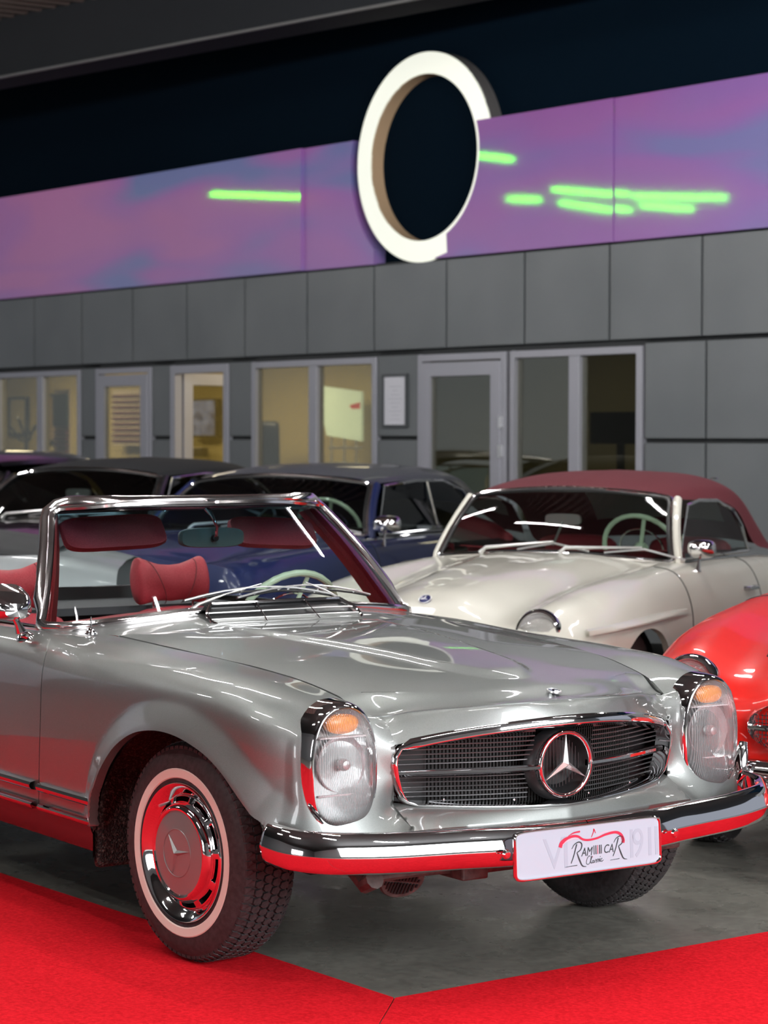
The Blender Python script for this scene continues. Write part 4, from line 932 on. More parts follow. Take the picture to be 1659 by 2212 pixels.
# script word "Classic" as pen strokes
cx = -.008
for pts in ([(cx+.010, -.0235), (cx+.006, -.021), (cx-.002, -.030), (cx-.004, -.041), (cx+.002, -.0445), (cx+.009, -.040)],
            [(cx+.0085, -.040), (cx+.016, -.026), (cx+.0145, -.023), (cx+.011, -.036), (cx+.013, -.0425), (cx+.016, -.040)],
            [(cx+.022, -.035), (cx+.018, -.036), (cx+.017, -.0415), (cx+.021, -.041), (cx+.024, -.0345), (cx+.0225, -.0415), (cx+.026, -.040)],
            [(cx+.026, -.040), (cx+.031, -.033), (cx+.033, -.040), (cx+.029, -.0425)], [(cx+.033, -.040), (cx+.038, -.032), (cx+.040, -.039), (cx+.036, -.0415)],
            [(cx+.041, -.038), (cx+.045, -.032), (cx+.0435, -.0405), (cx+.047, -.039)], [(cx+.054, -.033), (cx+.050, -.033), (cx+.048, -.039), (cx+.052, -.041), (cx+.057, -.037)]):
    stroke('lettering', pts, .0008, inkm)
B('logo_dot', MB().box(X1, X1+.0004, cx+.018, cx+.0200, -.026, -.024), inkr, plate, smooth=0); B('logo_dot', MB().box(X1, X1+.0004, cx+.0455, cx+.0475, -.028, -.026), inkm, plate, smooth=0)
# red outline of a sports car above the name
stroke('logo_car', [(-.104, .012), (-.100, .022), (-.085, .033), (-.060, .039), (-.040, .037), (-.022, .027), (.000, .0235), (.030, .026), (.060, .033), (.095, .036), (.115, .028), (.124, .012), (.122, .004)], [.006, .0065, .004, .0035, .003, .003, .003, .0035, .004, .005, .0055], inkr)
stroke('logo_car', [(-.096, .019), (-.080, .028), (-.055, .0325), (-.038, .030)], [.0008, .0016, .0012], pinkm).location.x = .0006
stroke('logo_car', [(-.075, .041), (-.055, .048), (-.032, .050)], [.0006, .0022, .0025], inkr); stroke('logo_car', [(.008, .030), (.016, .044), (.018, .052), (.024, .040)], [.001, .0018, .001], inkr)
stroke('logo_car', [(.030, .035), (.060, .041), (.090, .041)], [.0006, .0012, .0006], pinkm).location.x = .0006
# side trims, sill
for s_ in (-1, 1):
    for nm, za, zb0, ya in (('sill_moulding', .428, .404, .884), ('sill_moulding', .362, .342, .880)):
        xs_ = np.linspace(-1.9, -.552, 30); P = []
        for x in xs_:
            zz = 0; P.append([(x, s_*(ya-.012), za+.004), (x, s_*(ya+.004), za), (x, s_*(ya+.010), (za*2+zb0)/3), (x, s_*(ya+.008), (za+zb0*2)/3), (x, s_*(ya+.001), zb0), (x, s_*(ya-.015), zb0-.002)])
        mo = B(nm, MB().grid([p for p, x in zip(P, xs_) if x > -.955]), chrome, car); mo2 = B(nm, MB().grid([p for p, x in zip(P, xs_) if x < -.955]), chrome, car)
    B('sill', MB().grid([[(x, s_*.862, .345), (x, s_*.855, .32), (x, s_*.83, .27), (x, s_*.80, .235), (x, s_*.74, .225), (x, s_*.6, .23)] for x in np.linspace(-1.95, -.605, 12)]), mat('sill_paint', (.05, .05, .05), .3, .2, .6), car)
    # wheel housings
    for off, ar in ((0, ARCH), (-2.42, ARCH_R)):
        xs_ = np.concatenate([[ar[0][0]-.02]*3, np.linspace(ar[0][0], ar[-1][0], 24), [ar[-1][0]+.01]*3]); P = []
        for i, x in enumerate(xs_):
            z = S1([a[0] for a in ar], [a[1] for a in ar], min(max(x, ar[0][0]), ar[-1][0]))+.006
            if i < 3: z = (.22, .27, .32)[i]
            if i > len(xs_)-4: z = .42
            P.append([(x+(-.09 if i < 12 else .01)*min(q, 1)*1.0, s_*y, z+.02*min(q, 1)) for q, y in ((0, .868), (.5, .845), (1, .80), (2, .60), (3, .42))])
        B('wheel_housing', MB().grid(P), under, car)
    B('housing_flap', MB().box(-.605, -.572, s_*.50 if s_ > 0 else -.850, .850 if s_ > 0 else -.50, .205, .62), under, car, bevel=.014)
# underbody and parts that hang below the bumper
ub = MB().box(-3.2, .10, -.50, .50, .25, .32); B('underbody', ub, underm, car, smooth=0, bevel=.02)
B('front_valance', MB().grid([[(.63-.25*abs(y)**2, y, .375), (.52-.2*abs(y)**2, y, .365), (.30, y, .36)] for y in np.linspace(-.72, .72, 21)]), underm, car)
ho = MB().lathe([(0, .002), (.060, .006), (.066, .0), (.066, -.03), (.05, -.05), (0, -.05)], 40, 'x').xf(Matrix.Translation((.52, -.455, .302)) @ Matrix.Rotation(radians(36), 4, 'Y') @ Matrix.Rotation(-.25, 4, 'Z'))
hrn = B('horn', ho, underm, car, label='round slotted horn cover')
MH = Matrix.Translation((.52, -.455, .302)) @ Matrix.Rotation(radians(36), 4, 'Y') @ Matrix.Rotation(-.25, 4, 'Z')
for k_ in range(-5, 6):
    y = k_*.0095; h_ = sqrt(.05**2-y*y)*.9; B('horn_slot', MB().box(.004, .009, y-.0024, y+.0024, -h_, -.004).box(.004, .009, y-.0024, y+.0024, .006, h_).xf(MH), black, hrn, smooth=0)
B('tow_bracket', MB().box(.50, .64, -.33, -.24, .305, .355), underm, car, smooth=0, bevel=.006)
B('crossmember', MB().box(.47, .56, -.24, .55, .30, .345), underm, car, smooth=0, bevel=.01)
B('pipe', MB().tube([(.56, -.60, .33), (.58, -.42, .335), (.57, -.30, .33), (.52, -.22, .32)], .014, 10), underm, car)
B('bumper_bracket', MB().tube([(.50, -.60, .35), (.56, -.60, .315), (.60, -.60, .335)], .028, 10), underm, car)
# wheels
wheel_parts(car, (-.075, -.738, .3305), -1, radians(5)); wheel_parts(car, (-.075, .738, .3255), 1, radians(5))
wheel_parts(car, (-2.48, -.738, .3305), -1, 0, detailed=False, seg=48); wheel_parts(car, (-2.48, .738, .3255), 1, 0, detailed=False, seg=48)

# ================================================================== OTHER CARS
TB = [0, .16, .30, .44, .56, .74, .88, 1]     # centre, bulge edge, valley, crest, shoulder, side, lower, bottom
def mirrorx(P): Q = np.array(P).copy(); Q[..., 1] *= -1; return Q
def roof_mb(secs, nx=60, ny=30, hole=None):
    xs = [s_[0] for s_ in secs]; n = len(secs[0][1])
    A = np.array([[(x, y, z) for (y, z) in pts] for x, pts in secs])
    T = np.linspace(0, 1, ny); A = np.array([spl(np.linspace(0, 1, n), a, T) for a in A]); s_ = -np.array(xs); X = np.linspace(s_[0], s_[-1], nx)
    P = np.array([spl(s_, A[:, j, :], X) for j in range(ny)]).transpose(1, 0, 2)
    m_ = MB().grid(P)
    if hole: m_.f = [f for f in m_.f if not (hole[0] < sum(m_.v[i][0] for i in f)/4 < hole[1] and abs(sum(m_.v[i][1] for i in f)/4) < hole[2])]
    return m_.mirror()
def other_car(root, paint, cols, s_par, arches, roof, roofmat, ws, side, wheels, hl, trimc=chrome, hood=None, doorx=(-.62, -1.75), seats=leather, swheel=True, nx=150, hand=True, hole=None):
    T = np.linspace(0, 1, 48); S = np.linspace(s_par[0], s_par[-1], nx)
    ex = []
    for a in arches: ex += list(np.linspace(a[0][0]-.03, a[0][0]+.05, 18))+list(np.linspace(a[-1][0]-.05, a[-1][0]+.03, 18))
    S = np.array(sorted(list(S)+[e for e in ex if s_par[0] < e < s_par[-1]]))
    P = surf(s_par, TB, cols, S, T)
    for a in arches: P = cutarch(P, a, c0=24, flare=.010, fw_=.05, inlip=0)
    E = P[:, -1:, :].copy(); E[:, :, 1] -= .03; P = np.concatenate([P, E], axis=1)
    # split into cabin-open middle: the deck between windscreen and rear deck is covered by the roof
    mb_ = MB().grid(P).mirror(); bd = B('body', mb_, paint, root, smooth=60)
    def side_y(x, z):
        i = int(np.argmin(abs(P[:, 20, 0]-x))); c = P[i, 16:-1]; k = int(np.argmin(abs(c[:, 2]-z))); return c[k, 1]
    # shut lines as thin recess strips
    for sgn in (-1, 1):
        for dx in doorx:
            i = int(np.argmin(abs(P[:, 20, 0]-dx))); c = P[i, 21:-1]
            B('door_gap', MB().tube([(q[0], sgn*(q[1]+.0005), q[2]) for q in c], .0035, 6), jointm, bd)
        if hand:
            hx = doorx[1]+.10; hy = side_y(hx, .75); B('door_handle', MB().tube([(hx, sgn*(hy-.01), .755), (hx+.01, sgn*(hy+.03), .755), (hx+.15, sgn*(hy+.03), .755), (hx+.16, sgn*(hy-.01), .755)], .012, 8), chrome, bd)
    # windscreen
    (bx0, bz0), (bx1, by1, bz1), (tx0, tz0), (tx1, ty1, tz1) = ws
    def wp(u, v):
        a_ = abs(u); b0 = Vector((bx0+(bx1-bx0)*a_**2.6, by1*u, bz0+(bz1-bz0)*a_**2)); t0 = Vector((tx0+(tx1-tx0)*a_**2.6, ty1*u, tz0+(tz1-tz0)*a_**2)); p = b0.lerp(t0, v); p.x += .03*sin(pi*v); return tuple(p)
    loop = [wp(u, 0) for u in np.linspace(-.97, .97, 25)]+[wp(1, .04)]+[wp(1, v) for v in np.linspace(.1, .92, 8)]+[wp(.985, .98)]+[wp(u, 1) for u in np.linspace(.95, -.95, 25)]+[wp(-.985, .98)]+[wp(-1, v) for v in np.linspace(.92, .1, 8)]+[wp(-1, .04)]
    B('windshield', MB().grid([[wp(u, v) for v in np.linspace(0, 1, 10)] for u in np.linspace(-1, 1, 31)]), glass_w, root, smooth=60)
    fr_ = B('windshield_frame', MB().tube(loop, .013, 8, closed=True), trimc, root)
    B('seal', MB().tube([tuple(Vector(p)*.0+Vector(p)+Vector((.006, 0, 0))+(Vector(((bx0+tx0)/2, 0, (bz0+tz0)/2))-Vector(p)).normalized()*.016) for p in loop], .009, 6, closed=True), black, fr_)
    for sgn in (-1, 1):   # painted pillars
        B('windshield_pillar', MB().tube([(bx1-.02, sgn*(by1+.022), bz1-.03)]+[(wp(1, v)[0]-.02, sgn*(wp(1, v)[1]+.022), wp(1, v)[2]) for v in np.linspace(.05, .98, 7)], .021, 8, flat=1.3), paint, root)
    # roof
    rf = B('roof', roof_mb(roof, hole=hole), roofmat, root, smooth=50)
    if hole:
        full_ = roof_mb(roof); full_.f = [f for f in full_.f if (hole[0] < sum(full_.v[i][0] for i in f)/4 < hole[1] and abs(sum(full_.v[i][1] for i in f)/4) < hole[2])]
        B('rear_window', full_, glass_w, root, smooth=60)
    # side windows: glass, chrome outline
    for sgn in (-1, 1):
        ol = side['outline']; B('side_window', MB().add([(x, sgn*y, z) for x, y, z in ol], [tuple(range(len(ol)))]), glass_w, root, smooth=0)
        B('window_trim', MB().tube([(x, sgn*(y+.006), z) for x, y, z in ol], .010, 6, closed=True), trimc, rf)
        for bar in side.get('bars', []): B('window_bar', MB().tube([(x, sgn*(y+.004), z) for x, y, z in bar], .009, 6), trimc, rf)
        B('belt_trim', MB().tube([(x, sgn*y, z) for x, y, z in side['belt']], .010, 6), trimc, bd)
    # cabin: dark tub, seats, dash, steering wheel
    cabx = (bx0-.05, roof[-1][0]+.25)
    B('cabin_lining', MB().grid([[(x, y, .93 if abs(y) > .5 else .60) for y in (-.62, -.52, -.5, .5, .52, .62)] for x in np.linspace(cabx[0], cabx[1], 4)]), black, root)
    B('dashboard', MB().grid([[(bx0-.06-.05*k_-.25*(abs(y)/by1)**2.6, y, bz0+.0+(.015, .02, .01, -.06)[k_]) for k_ in range(4)] for y in np.linspace(-by1+.04, by1-.04, 21)]), seats, root)
    for yc in (-.34, .34):
        B('seat', MB().grid([[(-1.95-.05*(1-q*q)-.12*v, yc+q*.24, .55+.45*v-.03*q**4) for q in np.linspace(-1, 1, 9)] for v in np.linspace(0, 1, 8)]), seats, root, solid=.10, sub=1)
    if swheel:
        sm_ = Matrix.Translation((bx0-.50, .34, bz0+.01)) @ Matrix.Rotation(radians(-62), 4, 'Y')
        st_ = B('steering_wheel', MB().tube([(.205*cos(a), .205*sin(a), 0) for a in np.linspace(0, 2*pi, 56, endpoint=False)], [.0125+.0015*(i % 2) for i in range(56)], 8, closed=True).xf(sm_), ivory, root)
        B('boss', MB().lathe([(0, .02), (.04, .01), (.045, -.04)], 20, 'z').xf(sm_), ivory, st_)
        for a in (.25, pi-.25): B('spoke', MB().tube([(.03*cos(a), .03*sin(a), -.01), (.2*cos(a), .2*sin(a), 0)], .011, 8, flat=.5).xf(sm_), ivory, st_)
        B('horn_ring', MB().tube([(.12*cos(a), .12*sin(a), .01) for a in np.linspace(0, 2*pi, 36, endpoint=False)], .005, 6, closed=True).xf(sm_), chrome, st_)
    iv = B('inside_mirror', MB().poly(sellipse(.10, .03, 4, 24), -.01, .01, 'x').xf(Matrix.Translation((tx0+.04, 0, bz0+.17))), chrome_s, root); B('mirror_stem', MB().tube([(tx0+.03, 0, bz0+.17), (bx0-.10, 0, bz0+.04)], .006, 6), chrome_s, iv)
    for yb, ye in ((-.36, .04), (.10, .52)):
        a_ = wp(yb/by1, .02); b_ = wp(ye/by1, .16); w_ = B('wiper', MB().tube([(a_[0]+.05, a_[1], a_[2]+.0), (a_[0]+.05, a_[1]+.03, a_[2]+.03), (b_[0]+.02, b_[1], b_[2]+.01)], [.015, .010, .005], 8), chrome_s, root)
        B('wiper_blade', MB().tube([(wp((ye+q)/by1, .16-.10*abs(q)/.2)[0]+.012, ye+q, wp((ye+q)/by1, .16-.10*abs(q)/.2)[2]) for q in np.linspace(-.2, .2, 7)], .006, 6), chrome_s, w_)
    for (x, y, z, R_) in hl:
        for sgn in (-1, 1):
            Mh = Matrix.Translation((x, sgn*y, z)) @ Matrix.Rotation(sgn*radians(6), 4, 'Z') @ Matrix.Rotation(radians(-8), 4, 'Y')
            k_ = R_/.10; hh = B('headlight', MB().lathe([(.096*k_, -.10), (.108*k_, -.04), (.112*k_, -.01), (.110*k_, .008), (.102*k_, .022), (.092*k_, .026), (.087*k_, .018), (.086*k_, .0)], 48, 'x').xf(Mh), chrome, root)
            B('lamp_lens', MB().lathe([(.0001, .050), (.03*k_, .047), (.06*k_, .037), (.087*k_, .015)], 40, 'x').xf(Mh), lensm, hh, smooth=80); B('reflector', MB().lathe([(.0001, -.05), (.04*k_, -.04), (.07*k_, -.015), (.086*k_, .012)], 36, 'x').xf(Mh), bowl, hh)
            B('bulb', MB().lathe([(0, .02), (.012, .015), (.014, 0), (.01, -.045)], 16, 'x').xf(Mh), chrome_s, hh)
    for x, y, z in wheels:
        for sgn in (-1, 1): wheel_parts(root, (x, sgn*y, z), sgn, 0, white=False, hub=paint, detailed=False, seg=40)
    B('underbody', MB().box(-3.0, .4, -.55, .55, .2, .30), underm, root, smooth=0)
    for a in arches:
        P2 = [[(x, y, z+.01) for y in (-.79, -.40)] for x, z in a]; P3 = [[(x, y, z+.01) for y in (.40, .79)] for x, z in a]
        B('wheel_housing', MB().grid(P2).grid(P3), black, root)
        cxm = (a[0][0]+a[-1][0])/2
        for y in (-.38, .38): B('wheel_housing_wall', MB().box(cxm-.45, cxm+.45, y-.01, y+.01, .2, .72), black, root, smooth=0)
    return bd, P, wp
def rowc(x, *yz):
    return [(x if len(p) == 2 else p[2], p[0], p[1]) for p in yz]
# --- cream roadster (rounded fenders, burgundy soft top)
CW = [rowc(-3.52, (0, .62), (.18, .62), (.36, .61), (.48, .58), (.54, .55), (.56, .48), (.54, .40), (.5, .36)),
 rowc(-3.35, (0, .74), (.18, .74), (.38, .72), (.54, .70), (.62, .66), (.68, .52), (.66, .40), (.62, .34)),
 rowc(-3.0, (0, .84), (.18, .84), (.40, .82), (.60, .80), (.72, .76), (.80, .58), (.79, .42), (.75, .32)),
 rowc(-2.5, (0, .90), (.18, .90), (.42, .89), (.64, .885), (.76, .85), (.85, .64), (.84, .44), (.80, .30)),
 rowc(-2.0, (0, .92), (.18, .92), (.42, .915), (.66, .905), (.77, .87), (.86, .67), (.855, .45), (.82, .27)),
 rowc(-1.2, (0, .93), (.28, .93), (.50, .92), (.67, .915), (.78, .88), (.865, .69), (.86, .46), (.83, .27)),
 rowc(-.85, (0, .955), (.28, .95), (.52, .915), (.66, .915), (.775, .885), (.865, .69), (.86, .46), (.83, .27)),
 rowc(-.4, (0, .935), (.25, .925), (.50, .865), (.65, .895), (.77, .865), (.865, .68), (.86, .48), (.83, .29)),
 rowc(0, (0, .905), (.22, .892), (.465, .825), (.63, .872), (.76, .84), (.865, .67), (.86, .50), (.83, .32)),
 rowc(.35, (0, .865), (.18, .850), (.42, .775), (.605, .825), (.73, .80), (.845, .64), (.84, .48), (.80, .34)),
 rowc(.58, (0, .815), (.13, .800), (.385, .715), (.59, .765), (.69, .74), (.80, .60), (.79, .45), (.76, .35)),
 rowc(.70, (0, .745), (.11, .735), (.36, .655), (.57, .69), (.65, .67), (.74, .56), (.73, .44), (.70, .36)),
 rowc(.76, (0, .66), (.10, .65), (.33, .58), (.53, .60), (.59, .58), (.66, .51), (.65, .43), (.62, .37)),
 rowc(.74, (0, .40), (.10, .40), (.30, .39), (.48, .39), (.52, .39), (.56, .39), (.56, .38), (.55, .37))]
SW = [-3.52, -3.35, -3.0, -2.5, -2.0, -1.2, -.85, -.4, 0, .35, .58, .70, .76, .80]
def arch_of(cx, r=.36, z0=.28, top=.655): return [(cx+r*1.02*cos(a), z0+(top-z0)*sin(a)**.9 if 0 < a < pi else z0) for a in np.linspace(pi, 0, 13)]
RW = [(-1.13, [(0, 1.290), (.30, 1.283), (.50, 1.262), (.575, 1.235)]), (-1.35, [(0, 1.335), (.33, 1.322), (.54, 1.285), (.61, 1.225)]), (-1.7, [(0, 1.372), (.37, 1.352), (.57, 1.295), (.635, 1.215)]),
      (-2.0, [(0, 1.362), (.38, 1.342), (.59, 1.27), (.655, 1.13)]), (-2.2, [(0, 1.315), (.38, 1.292), (.60, 1.205), (.67, .97)]), (-2.42, [(0, 1.19), (.38, 1.165), (.60, 1.075), (.68, .925)]), (-2.62, [(0, .98), (.38, .965), (.60, .93), (.68, .905)])]
WWs = ((-.80, .950), (-.90, .665, .915), (-1.08, 1.285), (-1.15, .570, 1.238))
sideW = dict(outline=[(-.97, .668, .925), (-1.18, .632, 1.20), (-1.35, .635, 1.222), (-1.62, .645, 1.215), (-1.85, .655, 1.165), (-2.0, .66, 1.07), (-2.10, .668, .925)], belt=[(-.95, .70, .918), (-1.5, .71, .918), (-2.15, .71, .905)])
def pose(name, label, X, Y, deg, grp='classic cars lined up along the facade'): return thing(name, label, 'car', (X, Y, 0), radians(deg), grp)
wc = pose('classic_roadster', 'cream white classic roadster with closed burgundy soft top and round headlight', -3.162, 2.559, -61.11)
bdW, PW, _ = other_car(wc, white_p, CW, SW, [arch_of(.03), arch_of(-2.37, .34, .28, .62)], RW, redcloth, WWs, sideW, [(.03, .70, .325), (-2.37, .70, .325)], [(.665, .585, .668, .100)], hole=(-2.52, -2.14, .40))
def brow(root, sg, cx, paint, pts, r=.02):
    P = []
    for i, (x, y, z) in enumerate(pts):
        k_ = sin(pi*i/(len(pts)-1))**.6 if 0 < i < len(pts)-1 else .05
        P.append([(x, sg*(y-.02), z+.026), (x, sg*(y+.004*k_), z+.020), (x, sg*(y+.020*k_), z+.006), (x, sg*(y+.020*k_), z-.002), (x, sg*(y-.02), z-.010)])
    return B('wheel_brow', MB().grid(P), paint, root)
for sg in (-1, 1):
    xs_ = np.linspace(.60, -.55, 20); brow(wc, sg, .03, white_p, [(x, S1([-.6, -.3, .2, .45, .62], [.868, .872, .868, .835, .80], x), .662+.028*sin((.6-x)/1.15*pi*.62)) for x in xs_])
    xs_ = np.linspace(-1.95, -2.9, 16); brow(wc, sg, -2.4, white_p, [(x, S1([-3, -2.7, -2.2, -1.9], [.80, .835, .86, .862], x), .640+.02*sin((x+2.9)/.95*pi)) for x in xs_])
def badge(root, x, z, tilt, r=.022):
    M_ = Matrix.Translation((x, 0, z)) @ Matrix.Rotation(radians(tilt), 4, 'Y'); b_ = B('badge', MB().lathe([(0, .006), (r*.8, .006), (r, .003), (r*1.02, -.004)], 28, 'z').xf(M_), emb, root)
    B('badge_ring', MB().tube([(r*cos(a), r*sin(a), .004) for a in np.linspace(0, 2*pi, 28, endpoint=False)], .0025, 6, closed=True).xf(M_), chrome_s, b_); B('badge_star', star_mb(r*.72, .003, .18).xf(M_ @ Matrix.Translation((0, 0, .007)) @ Matrix.Rotation(-pi/2, 4, 'Y')), chrome_s, b_)
badge(wc, .63, .800, 35, .030)
def wing_mirror(root, x, y, z, h, size=1, name='wing_mirror'):
    P = []
    for dx, k_ in ((.045, .02), (.040, .45), (.02, .8), (-.01, .98), (-.03, 1), (-.034, .93)): P.append([(x+dx*size, y+u*k_*size, z+h+v*k_*size) for u, v in sellipse(.075, .048, 3, 24)])
    o = B(name, MB().grid(P, close_v=True), chrome, root); B('mirror_glass', MB().poly([(y+u*size, z+h+v*size) for u, v in sellipse(.068, .042, 3, 24)], x-.033*size, x-.030*size, 'x'), bowl, o, smooth=0)
    B('mirror_stem', MB().tube([(x+.03, y, z), (x+.02, y, z+h*.4), (x, y, z+h-.02)], [.016, .007, .007], 8), chrome, o); return o
wing_mirror(wc, -.95, .79, .87, .115)
# round lamp-shaped catch on the soft top
B('roof_stud', MB().lathe([(0, .01), (.02, .006), (.024, 0)], 16, 'z').xf(Matrix.Translation((-2.02, .50, 1.325))), chrome, wc)
# --- navy coupe with grey hardtop
CB = [rowc(-3.95, (0, .75), (.2, .75), (.42, .74), (.6, .73), (.68, .70), (.72, .58), (.70, .46), (.66, .38)),
 rowc(-3.7, (0, .84), (.2, .84), (.45, .835), (.68, .83), (.78, .79), (.84, .60), (.83, .44), (.78, .34)),
 rowc(-3.0, (0, .92), (.2, .92), (.48, .915), (.72, .91), (.83, .87), (.90, .64), (.89, .44), (.85, .30)),
 rowc(-2.0, (0, .94), (.2, .94), (.50, .94), (.76, .94), (.85, .90), (.91, .66), (.90, .45), (.87, .28)),
 rowc(-1.3, (0, .95), (.28, .95), (.55, .95), (.77, .945), (.855, .905), (.91, .67), (.90, .45), (.87, .28)),
 rowc(-.9, (0, .985), (.30, .975), (.58, .955), (.75, .94), (.85, .90), (.91, .67), (.90, .45), (.87, .28)),
 rowc(-.4, (0, .965), (.28, .955), (.56, .92), (.73, .925), (.84, .885), (.91, .66), (.90, .46), (.87, .30)),
 rowc(0, (0, .945), (.26, .935), (.54, .895), (.72, .905), (.83, .865), (.905, .65), (.90, .48), (.86, .32)),
 rowc(.4, (0, .915), (.22, .905), (.50, .865), (.70, .88), (.81, .84), (.895, .64), (.89, .48), (.85, .34)),
 rowc(.62, (0, .88), (.2, .875), (.46, .835), (.68, .845), (.78, .81), (.86, .62), (.85, .46), (.82, .36)),
 rowc(.72, (0, .84), (.18, .835), (.44, .80), (.65, .79), (.73, .76), (.80, .60), (.79, .45), (.76, .38)),
 rowc(.76, (0, .45), (.16, .45), (.40, .44), (.60, .44), (.66, .44), (.70, .43), (.69, .42), (.66, .40))]
SB = [-3.95, -3.7, -3.0, -2.0, -1.3, -.9, -.4, 0, .4, .62, .72, .78]
RB = [(-1.42, [(0, 1.335), (.35, 1.325), (.56, 1.302), (.615, 1.275)]), (-1.6, [(0, 1.362), (.38, 1.348), (.60, 1.318), (.655, 1.285)]), (-2.0, [(0, 1.398), (.42, 1.380), (.64, 1.338), (.70, 1.295)]),
      (-2.45, [(0, 1.402), (.43, 1.382), (.65, 1.332), (.715, 1.28)]), (-2.75, [(0, 1.375), (.43, 1.352), (.66, 1.285), (.735, 1.17)]), (-3.0, [(0, 1.30), (.43, 1.27), (.67, 1.17), (.755, 1.0)]), (-3.3, [(0, 1.12), (.43, 1.09), (.68, 1.0), (.76, .935)]), (-3.5, [(0, .93), (.43, .925), (.68, .92), (.76, .91)])]
WBs = ((-.92, .985), (-1.06, .755, .955), (-1.36, 1.330), (-1.45, .615, 1.275))
sideB = dict(outline=[(-1.16, .775, .96), (-1.47, .675, 1.262), (-1.9, .70, 1.29), (-2.3, .715, 1.285), (-2.58, .735, 1.22), (-2.78, .755, 1.08), (-2.86, .77, .96)], bars=[[(-2.12, .765, .96), (-2.05, .715, 1.285)]], belt=[(-.75, .865, .945), (-1.5, .865, .948), (-2.4, .86, .94), (-3.2, .83, .905)])
bc = pose('classic_coupe', 'navy blue classic coupe with dark grey roof, between cream roadster and black-roofed car', -6.08, 2.43, -59.2); bc.scale = (1.0, 1.05, .985)
other_car(bc, blue_p, CB, SB, [arch_of(.03), arch_of(-2.72, .35, .28, .62)], RB, greyroof, WBs, sideB, [(.03, .74, .325), (-2.72, .74, .325)], [(.66, .685, .715, .105), (.66, .66, .545, .062)], seats=black, doorx=(-.95, -2.2), hole=(-3.3, -2.85, .48))
wing_mirror(bc, -1.0, .90, .90, .135, 1.15); badge(bc, .66, .875, 25)
# --- black-roofed car left of the coupe
kc = pose('classic_sedan', 'black classic car with cloth roof and chrome window frames, left of the navy coupe', -8.2, 2.1, -59.2)
other_car(kc, black_p, CB, SB, [arch_of(.03), arch_of(-2.72, .35, .28, .62)], RB, blackroof, WBs, sideB, [(.03, .74, .325), (-2.72, .74, .325)], [(.66, .685, .715, .105)], seats=black, doorx=(-.95, -2.2), swheel=False, hole=(-3.3, -2.85, .48))
# --- another dark car behind, only its roof edge shows
lc = pose('classic_sedan', 'dark car behind the black-roofed one, only its chrome-edged roof showing at the far left', -10.5, 1.95, -59.2)
other_car(lc, black_p, CB, SB, [arch_of(.03), arch_of(-2.72, .35, .28, .62)], [(x, [(y, z+.05*(1 if z > 1 else 0)) for y, z in p]) for x, p in RB], black_p, WBs, sideB, [(.03, .74, .325), (-2.72, .74, .325)], [(.66, .685, .715, .105)], seats=black, doorx=(-.95, -2.2), swheel=False)
# --- grey open car parked crosswise behind the silver one, black cover over its cabin
gc_ = pose('open_tourer', 'grey classic car with black cabin cover, parked crosswise behind the silver car', -6.34, -2.13, -124)
gc_.scale = (1, .86, 1.09)
RG = [(-1.35, [(0, 1.0), (.4, .995), (.66, .975), (.74, .945)]), (-1.7, [(0, 1.03), (.4, 1.02), (.66, .985), (.75, .945)]), (-2.6, [(0, 1.03), (.4, 1.02), (.66, .985), (.755, .942)]), (-3.3, [(0, 1.0), (.4, .99), (.66, .965), (.74, .93)]), (-3.65, [(0, .945), (.4, .94), (.6, .925), (.70, .91)])]
WG = ((-.92, .985), (-1.06, .755, .955), (-1.30, 1.22), (-1.36, .64, 1.19))
SG = dict(outline=[(-1.12, .75, .95), (-1.36, .66, 1.16), (-1.40, .67, 1.14), (-1.22, .75, .95)], belt=[(-1.2, .80, .945), (-2.0, .80, .945), (-3.0, .78, .925), (-3.6, .72, .86)])
CG = [[(x, y, z*(1.17 if i_ == 0 else 1.09 if i_ == 1 else 1)) for x, y, z in c_] for i_, c_ in enumerate(CB)]
other_car(gc_, grey_p, CG, SB, [arch_of(.03), arch_of(-2.72, .35, .28, .62)], RG, blackroof, WG, SG, [(.03, .74, .325), (-2.72, .74, .325)], [(.66, .685, .715, .105)], seats=black, doorx=(-.95, -2.2), swheel=False)
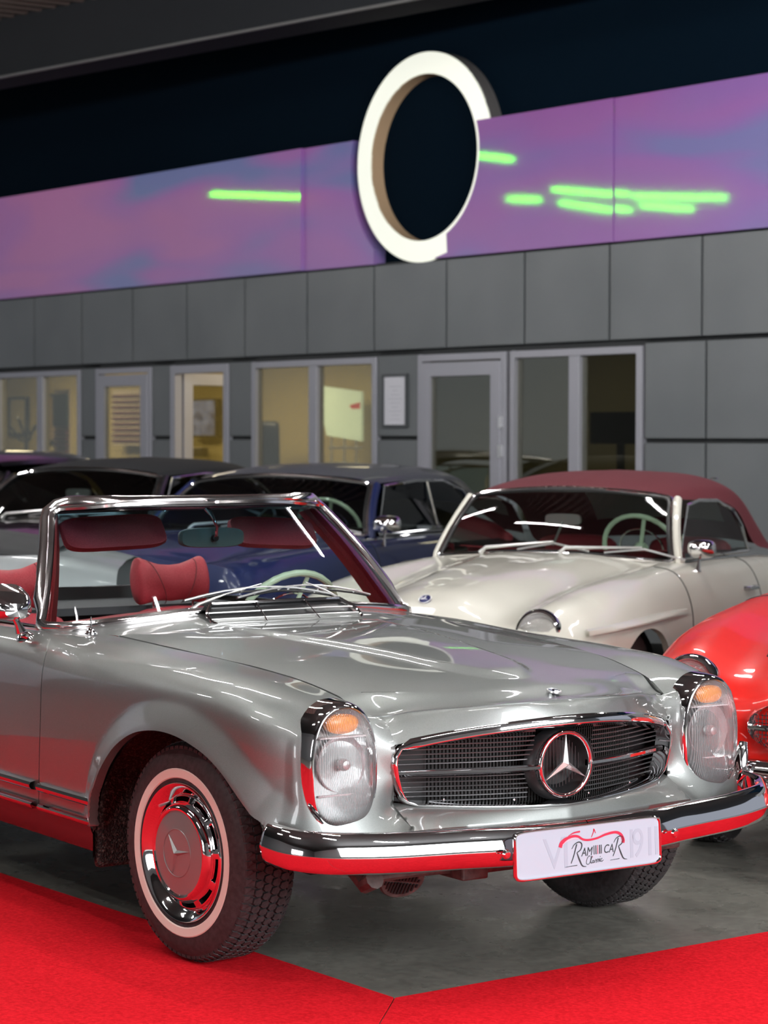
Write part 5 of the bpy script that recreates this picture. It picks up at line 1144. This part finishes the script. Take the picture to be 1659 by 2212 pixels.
# --- red roadster nose at the right edge
ra = -60.0; X, Y = -.1638, 2.2575
rc = pose('classic_roadster', 'bright red classic roadster, front corner only, at the right edge behind the silver car', X, Y, ra)
bdR, PR, _ = other_car(rc, red_p, CW, SW, [arch_of(.03), arch_of(-2.37, .34, .28, .62)], [(x, [(y, z*1.0) for y, z in p]) for x, p in RW], blackroof, WWs, sideW, [(.03, .70, .325), (-2.37, .70, .325)], [(.665, .585, .668, .100)])
for root, gm in ((wc, black), (rc, black)):
    # oval mouth with chrome rim, mesh, bar and star
    def mo(a, k_=1): c_, s_ = cos(a), sin(a); y = .34*k_*abs(c_)**.8*(1 if c_ > 0 else -1); z = .545+(.105 if s_ > 0 else .095)*k_*abs(s_)**.9*(1 if s_ > 0 else -1)-.10*(abs(y)/.4)**3*0; return (.815-.16*y*y*2.2-(.02 if k_ < 1 else 0), y, z)
    g = B('grille', MB().grid([[(lambda p: (p[0]+dx, p[1], p[2]))(mo(a, k_)) for dx, k_ in ((-.06, 1.04), (-.01, 1.04), (.008, 1.0), (.006, .95), (-.02, .92))] for a in np.linspace(0, 2*pi, 72, endpoint=False)], close_u=True), chrome, root)
    B('grille_mesh', MB().add([(mo(a, .95)[0]-.025, mo(a, .95)[1], mo(a, .95)[2]) for a in np.linspace(0, 2*pi, 48, endpoint=False)], [tuple(range(48))]), gm, g, smooth=0)
    me_ = MB()
    for i in range(-22, 23):
        y = i*.0145; h_ = .09*sqrt(max(1-(y/.335)**2, 0)); xx = .80-.352*y*y
        if h_ > .012: me_.tube([(xx, y, .545-h_), (xx, y, .545+h_)], .0016, 4)
    for i in range(-6, 7):
        z = .545+i*.0135; w_ = .325*sqrt(max(1-((z-.545)/.10)**2, 0)); me_.tube([(.80-.352*y*y, y, z) for y in np.linspace(-w_, w_, 13)], .0016, 4)
    o = B('mesh_wires', me_, dark, g, smooth=0); o['kind'] = 'stuff'
    B('grille_bar', MB().tube([(.822-.352*y*y, y, .545) for y in np.linspace(-.335, .335, 21)], .009, 8), chrome, g)
    B('star_emblem', MB().tube([(.835, .08*cos(a), .545+.08*sin(a)) for a in np.linspace(0, 2*pi, 48, endpoint=False)], .006, 8, closed=True), chrome, g); B('star', star_mb(.075, .014, .135).xf(Matrix.Translation((.835, 0, .545))), chrome_s, g, smooth=0)
    bl_ = [(.86-.30*y*y-(.25*max(0, abs(y)-.62)**1*2), y, .385) for y in np.linspace(-.80, .80, 41)]
    bb_ = B('bumper', MB().tube(bl_, [.022 if i in (0, 40) else .045 for i in range(41)], 14, flat=1.25, up=(0, 0, 1)), chrome, root)
    for y in (-.33, .33): B('overrider', MB().tube([(.87, y, .32), (.885, y, .37), (.885, y, .44), (.86, y, .50)], [.02, .028, .028, .016], 10), chrome, bb_)
# hood shut line of the red car
hs = []
for i, t in ((x, None) for x in np.linspace(-.6, .60, 24)):
    k_ = int(np.argmin(abs(PR[:, 0, 0]-i))); c = PR[k_]; yy = .36+.04*(1-(i+.6)/1.2)-(.0 if i < .45 else (i-.45)*.9); j = int(np.argmin(abs(c[:20, 1]-yy))); hs.append((c[j, 0], c[j, 1], c[j, 2]+.001))
e_ = hs[-1]
for f_ in (.6, .25, 0): 
    k_ = int(np.argmin(abs(PR[:, 0, 0]-.62))); c = PR[k_]; j = int(np.argmin(abs(c[:20, 1]-e_[1]*f_))); hs.append((c[j, 0], c[j, 1], c[j, 2]+.001))
for sg in (-1, 1): B('hood_gap', MB().tube([(x, sg*y, z) for x, y, z in hs], .003, 5), jointm, bdR)
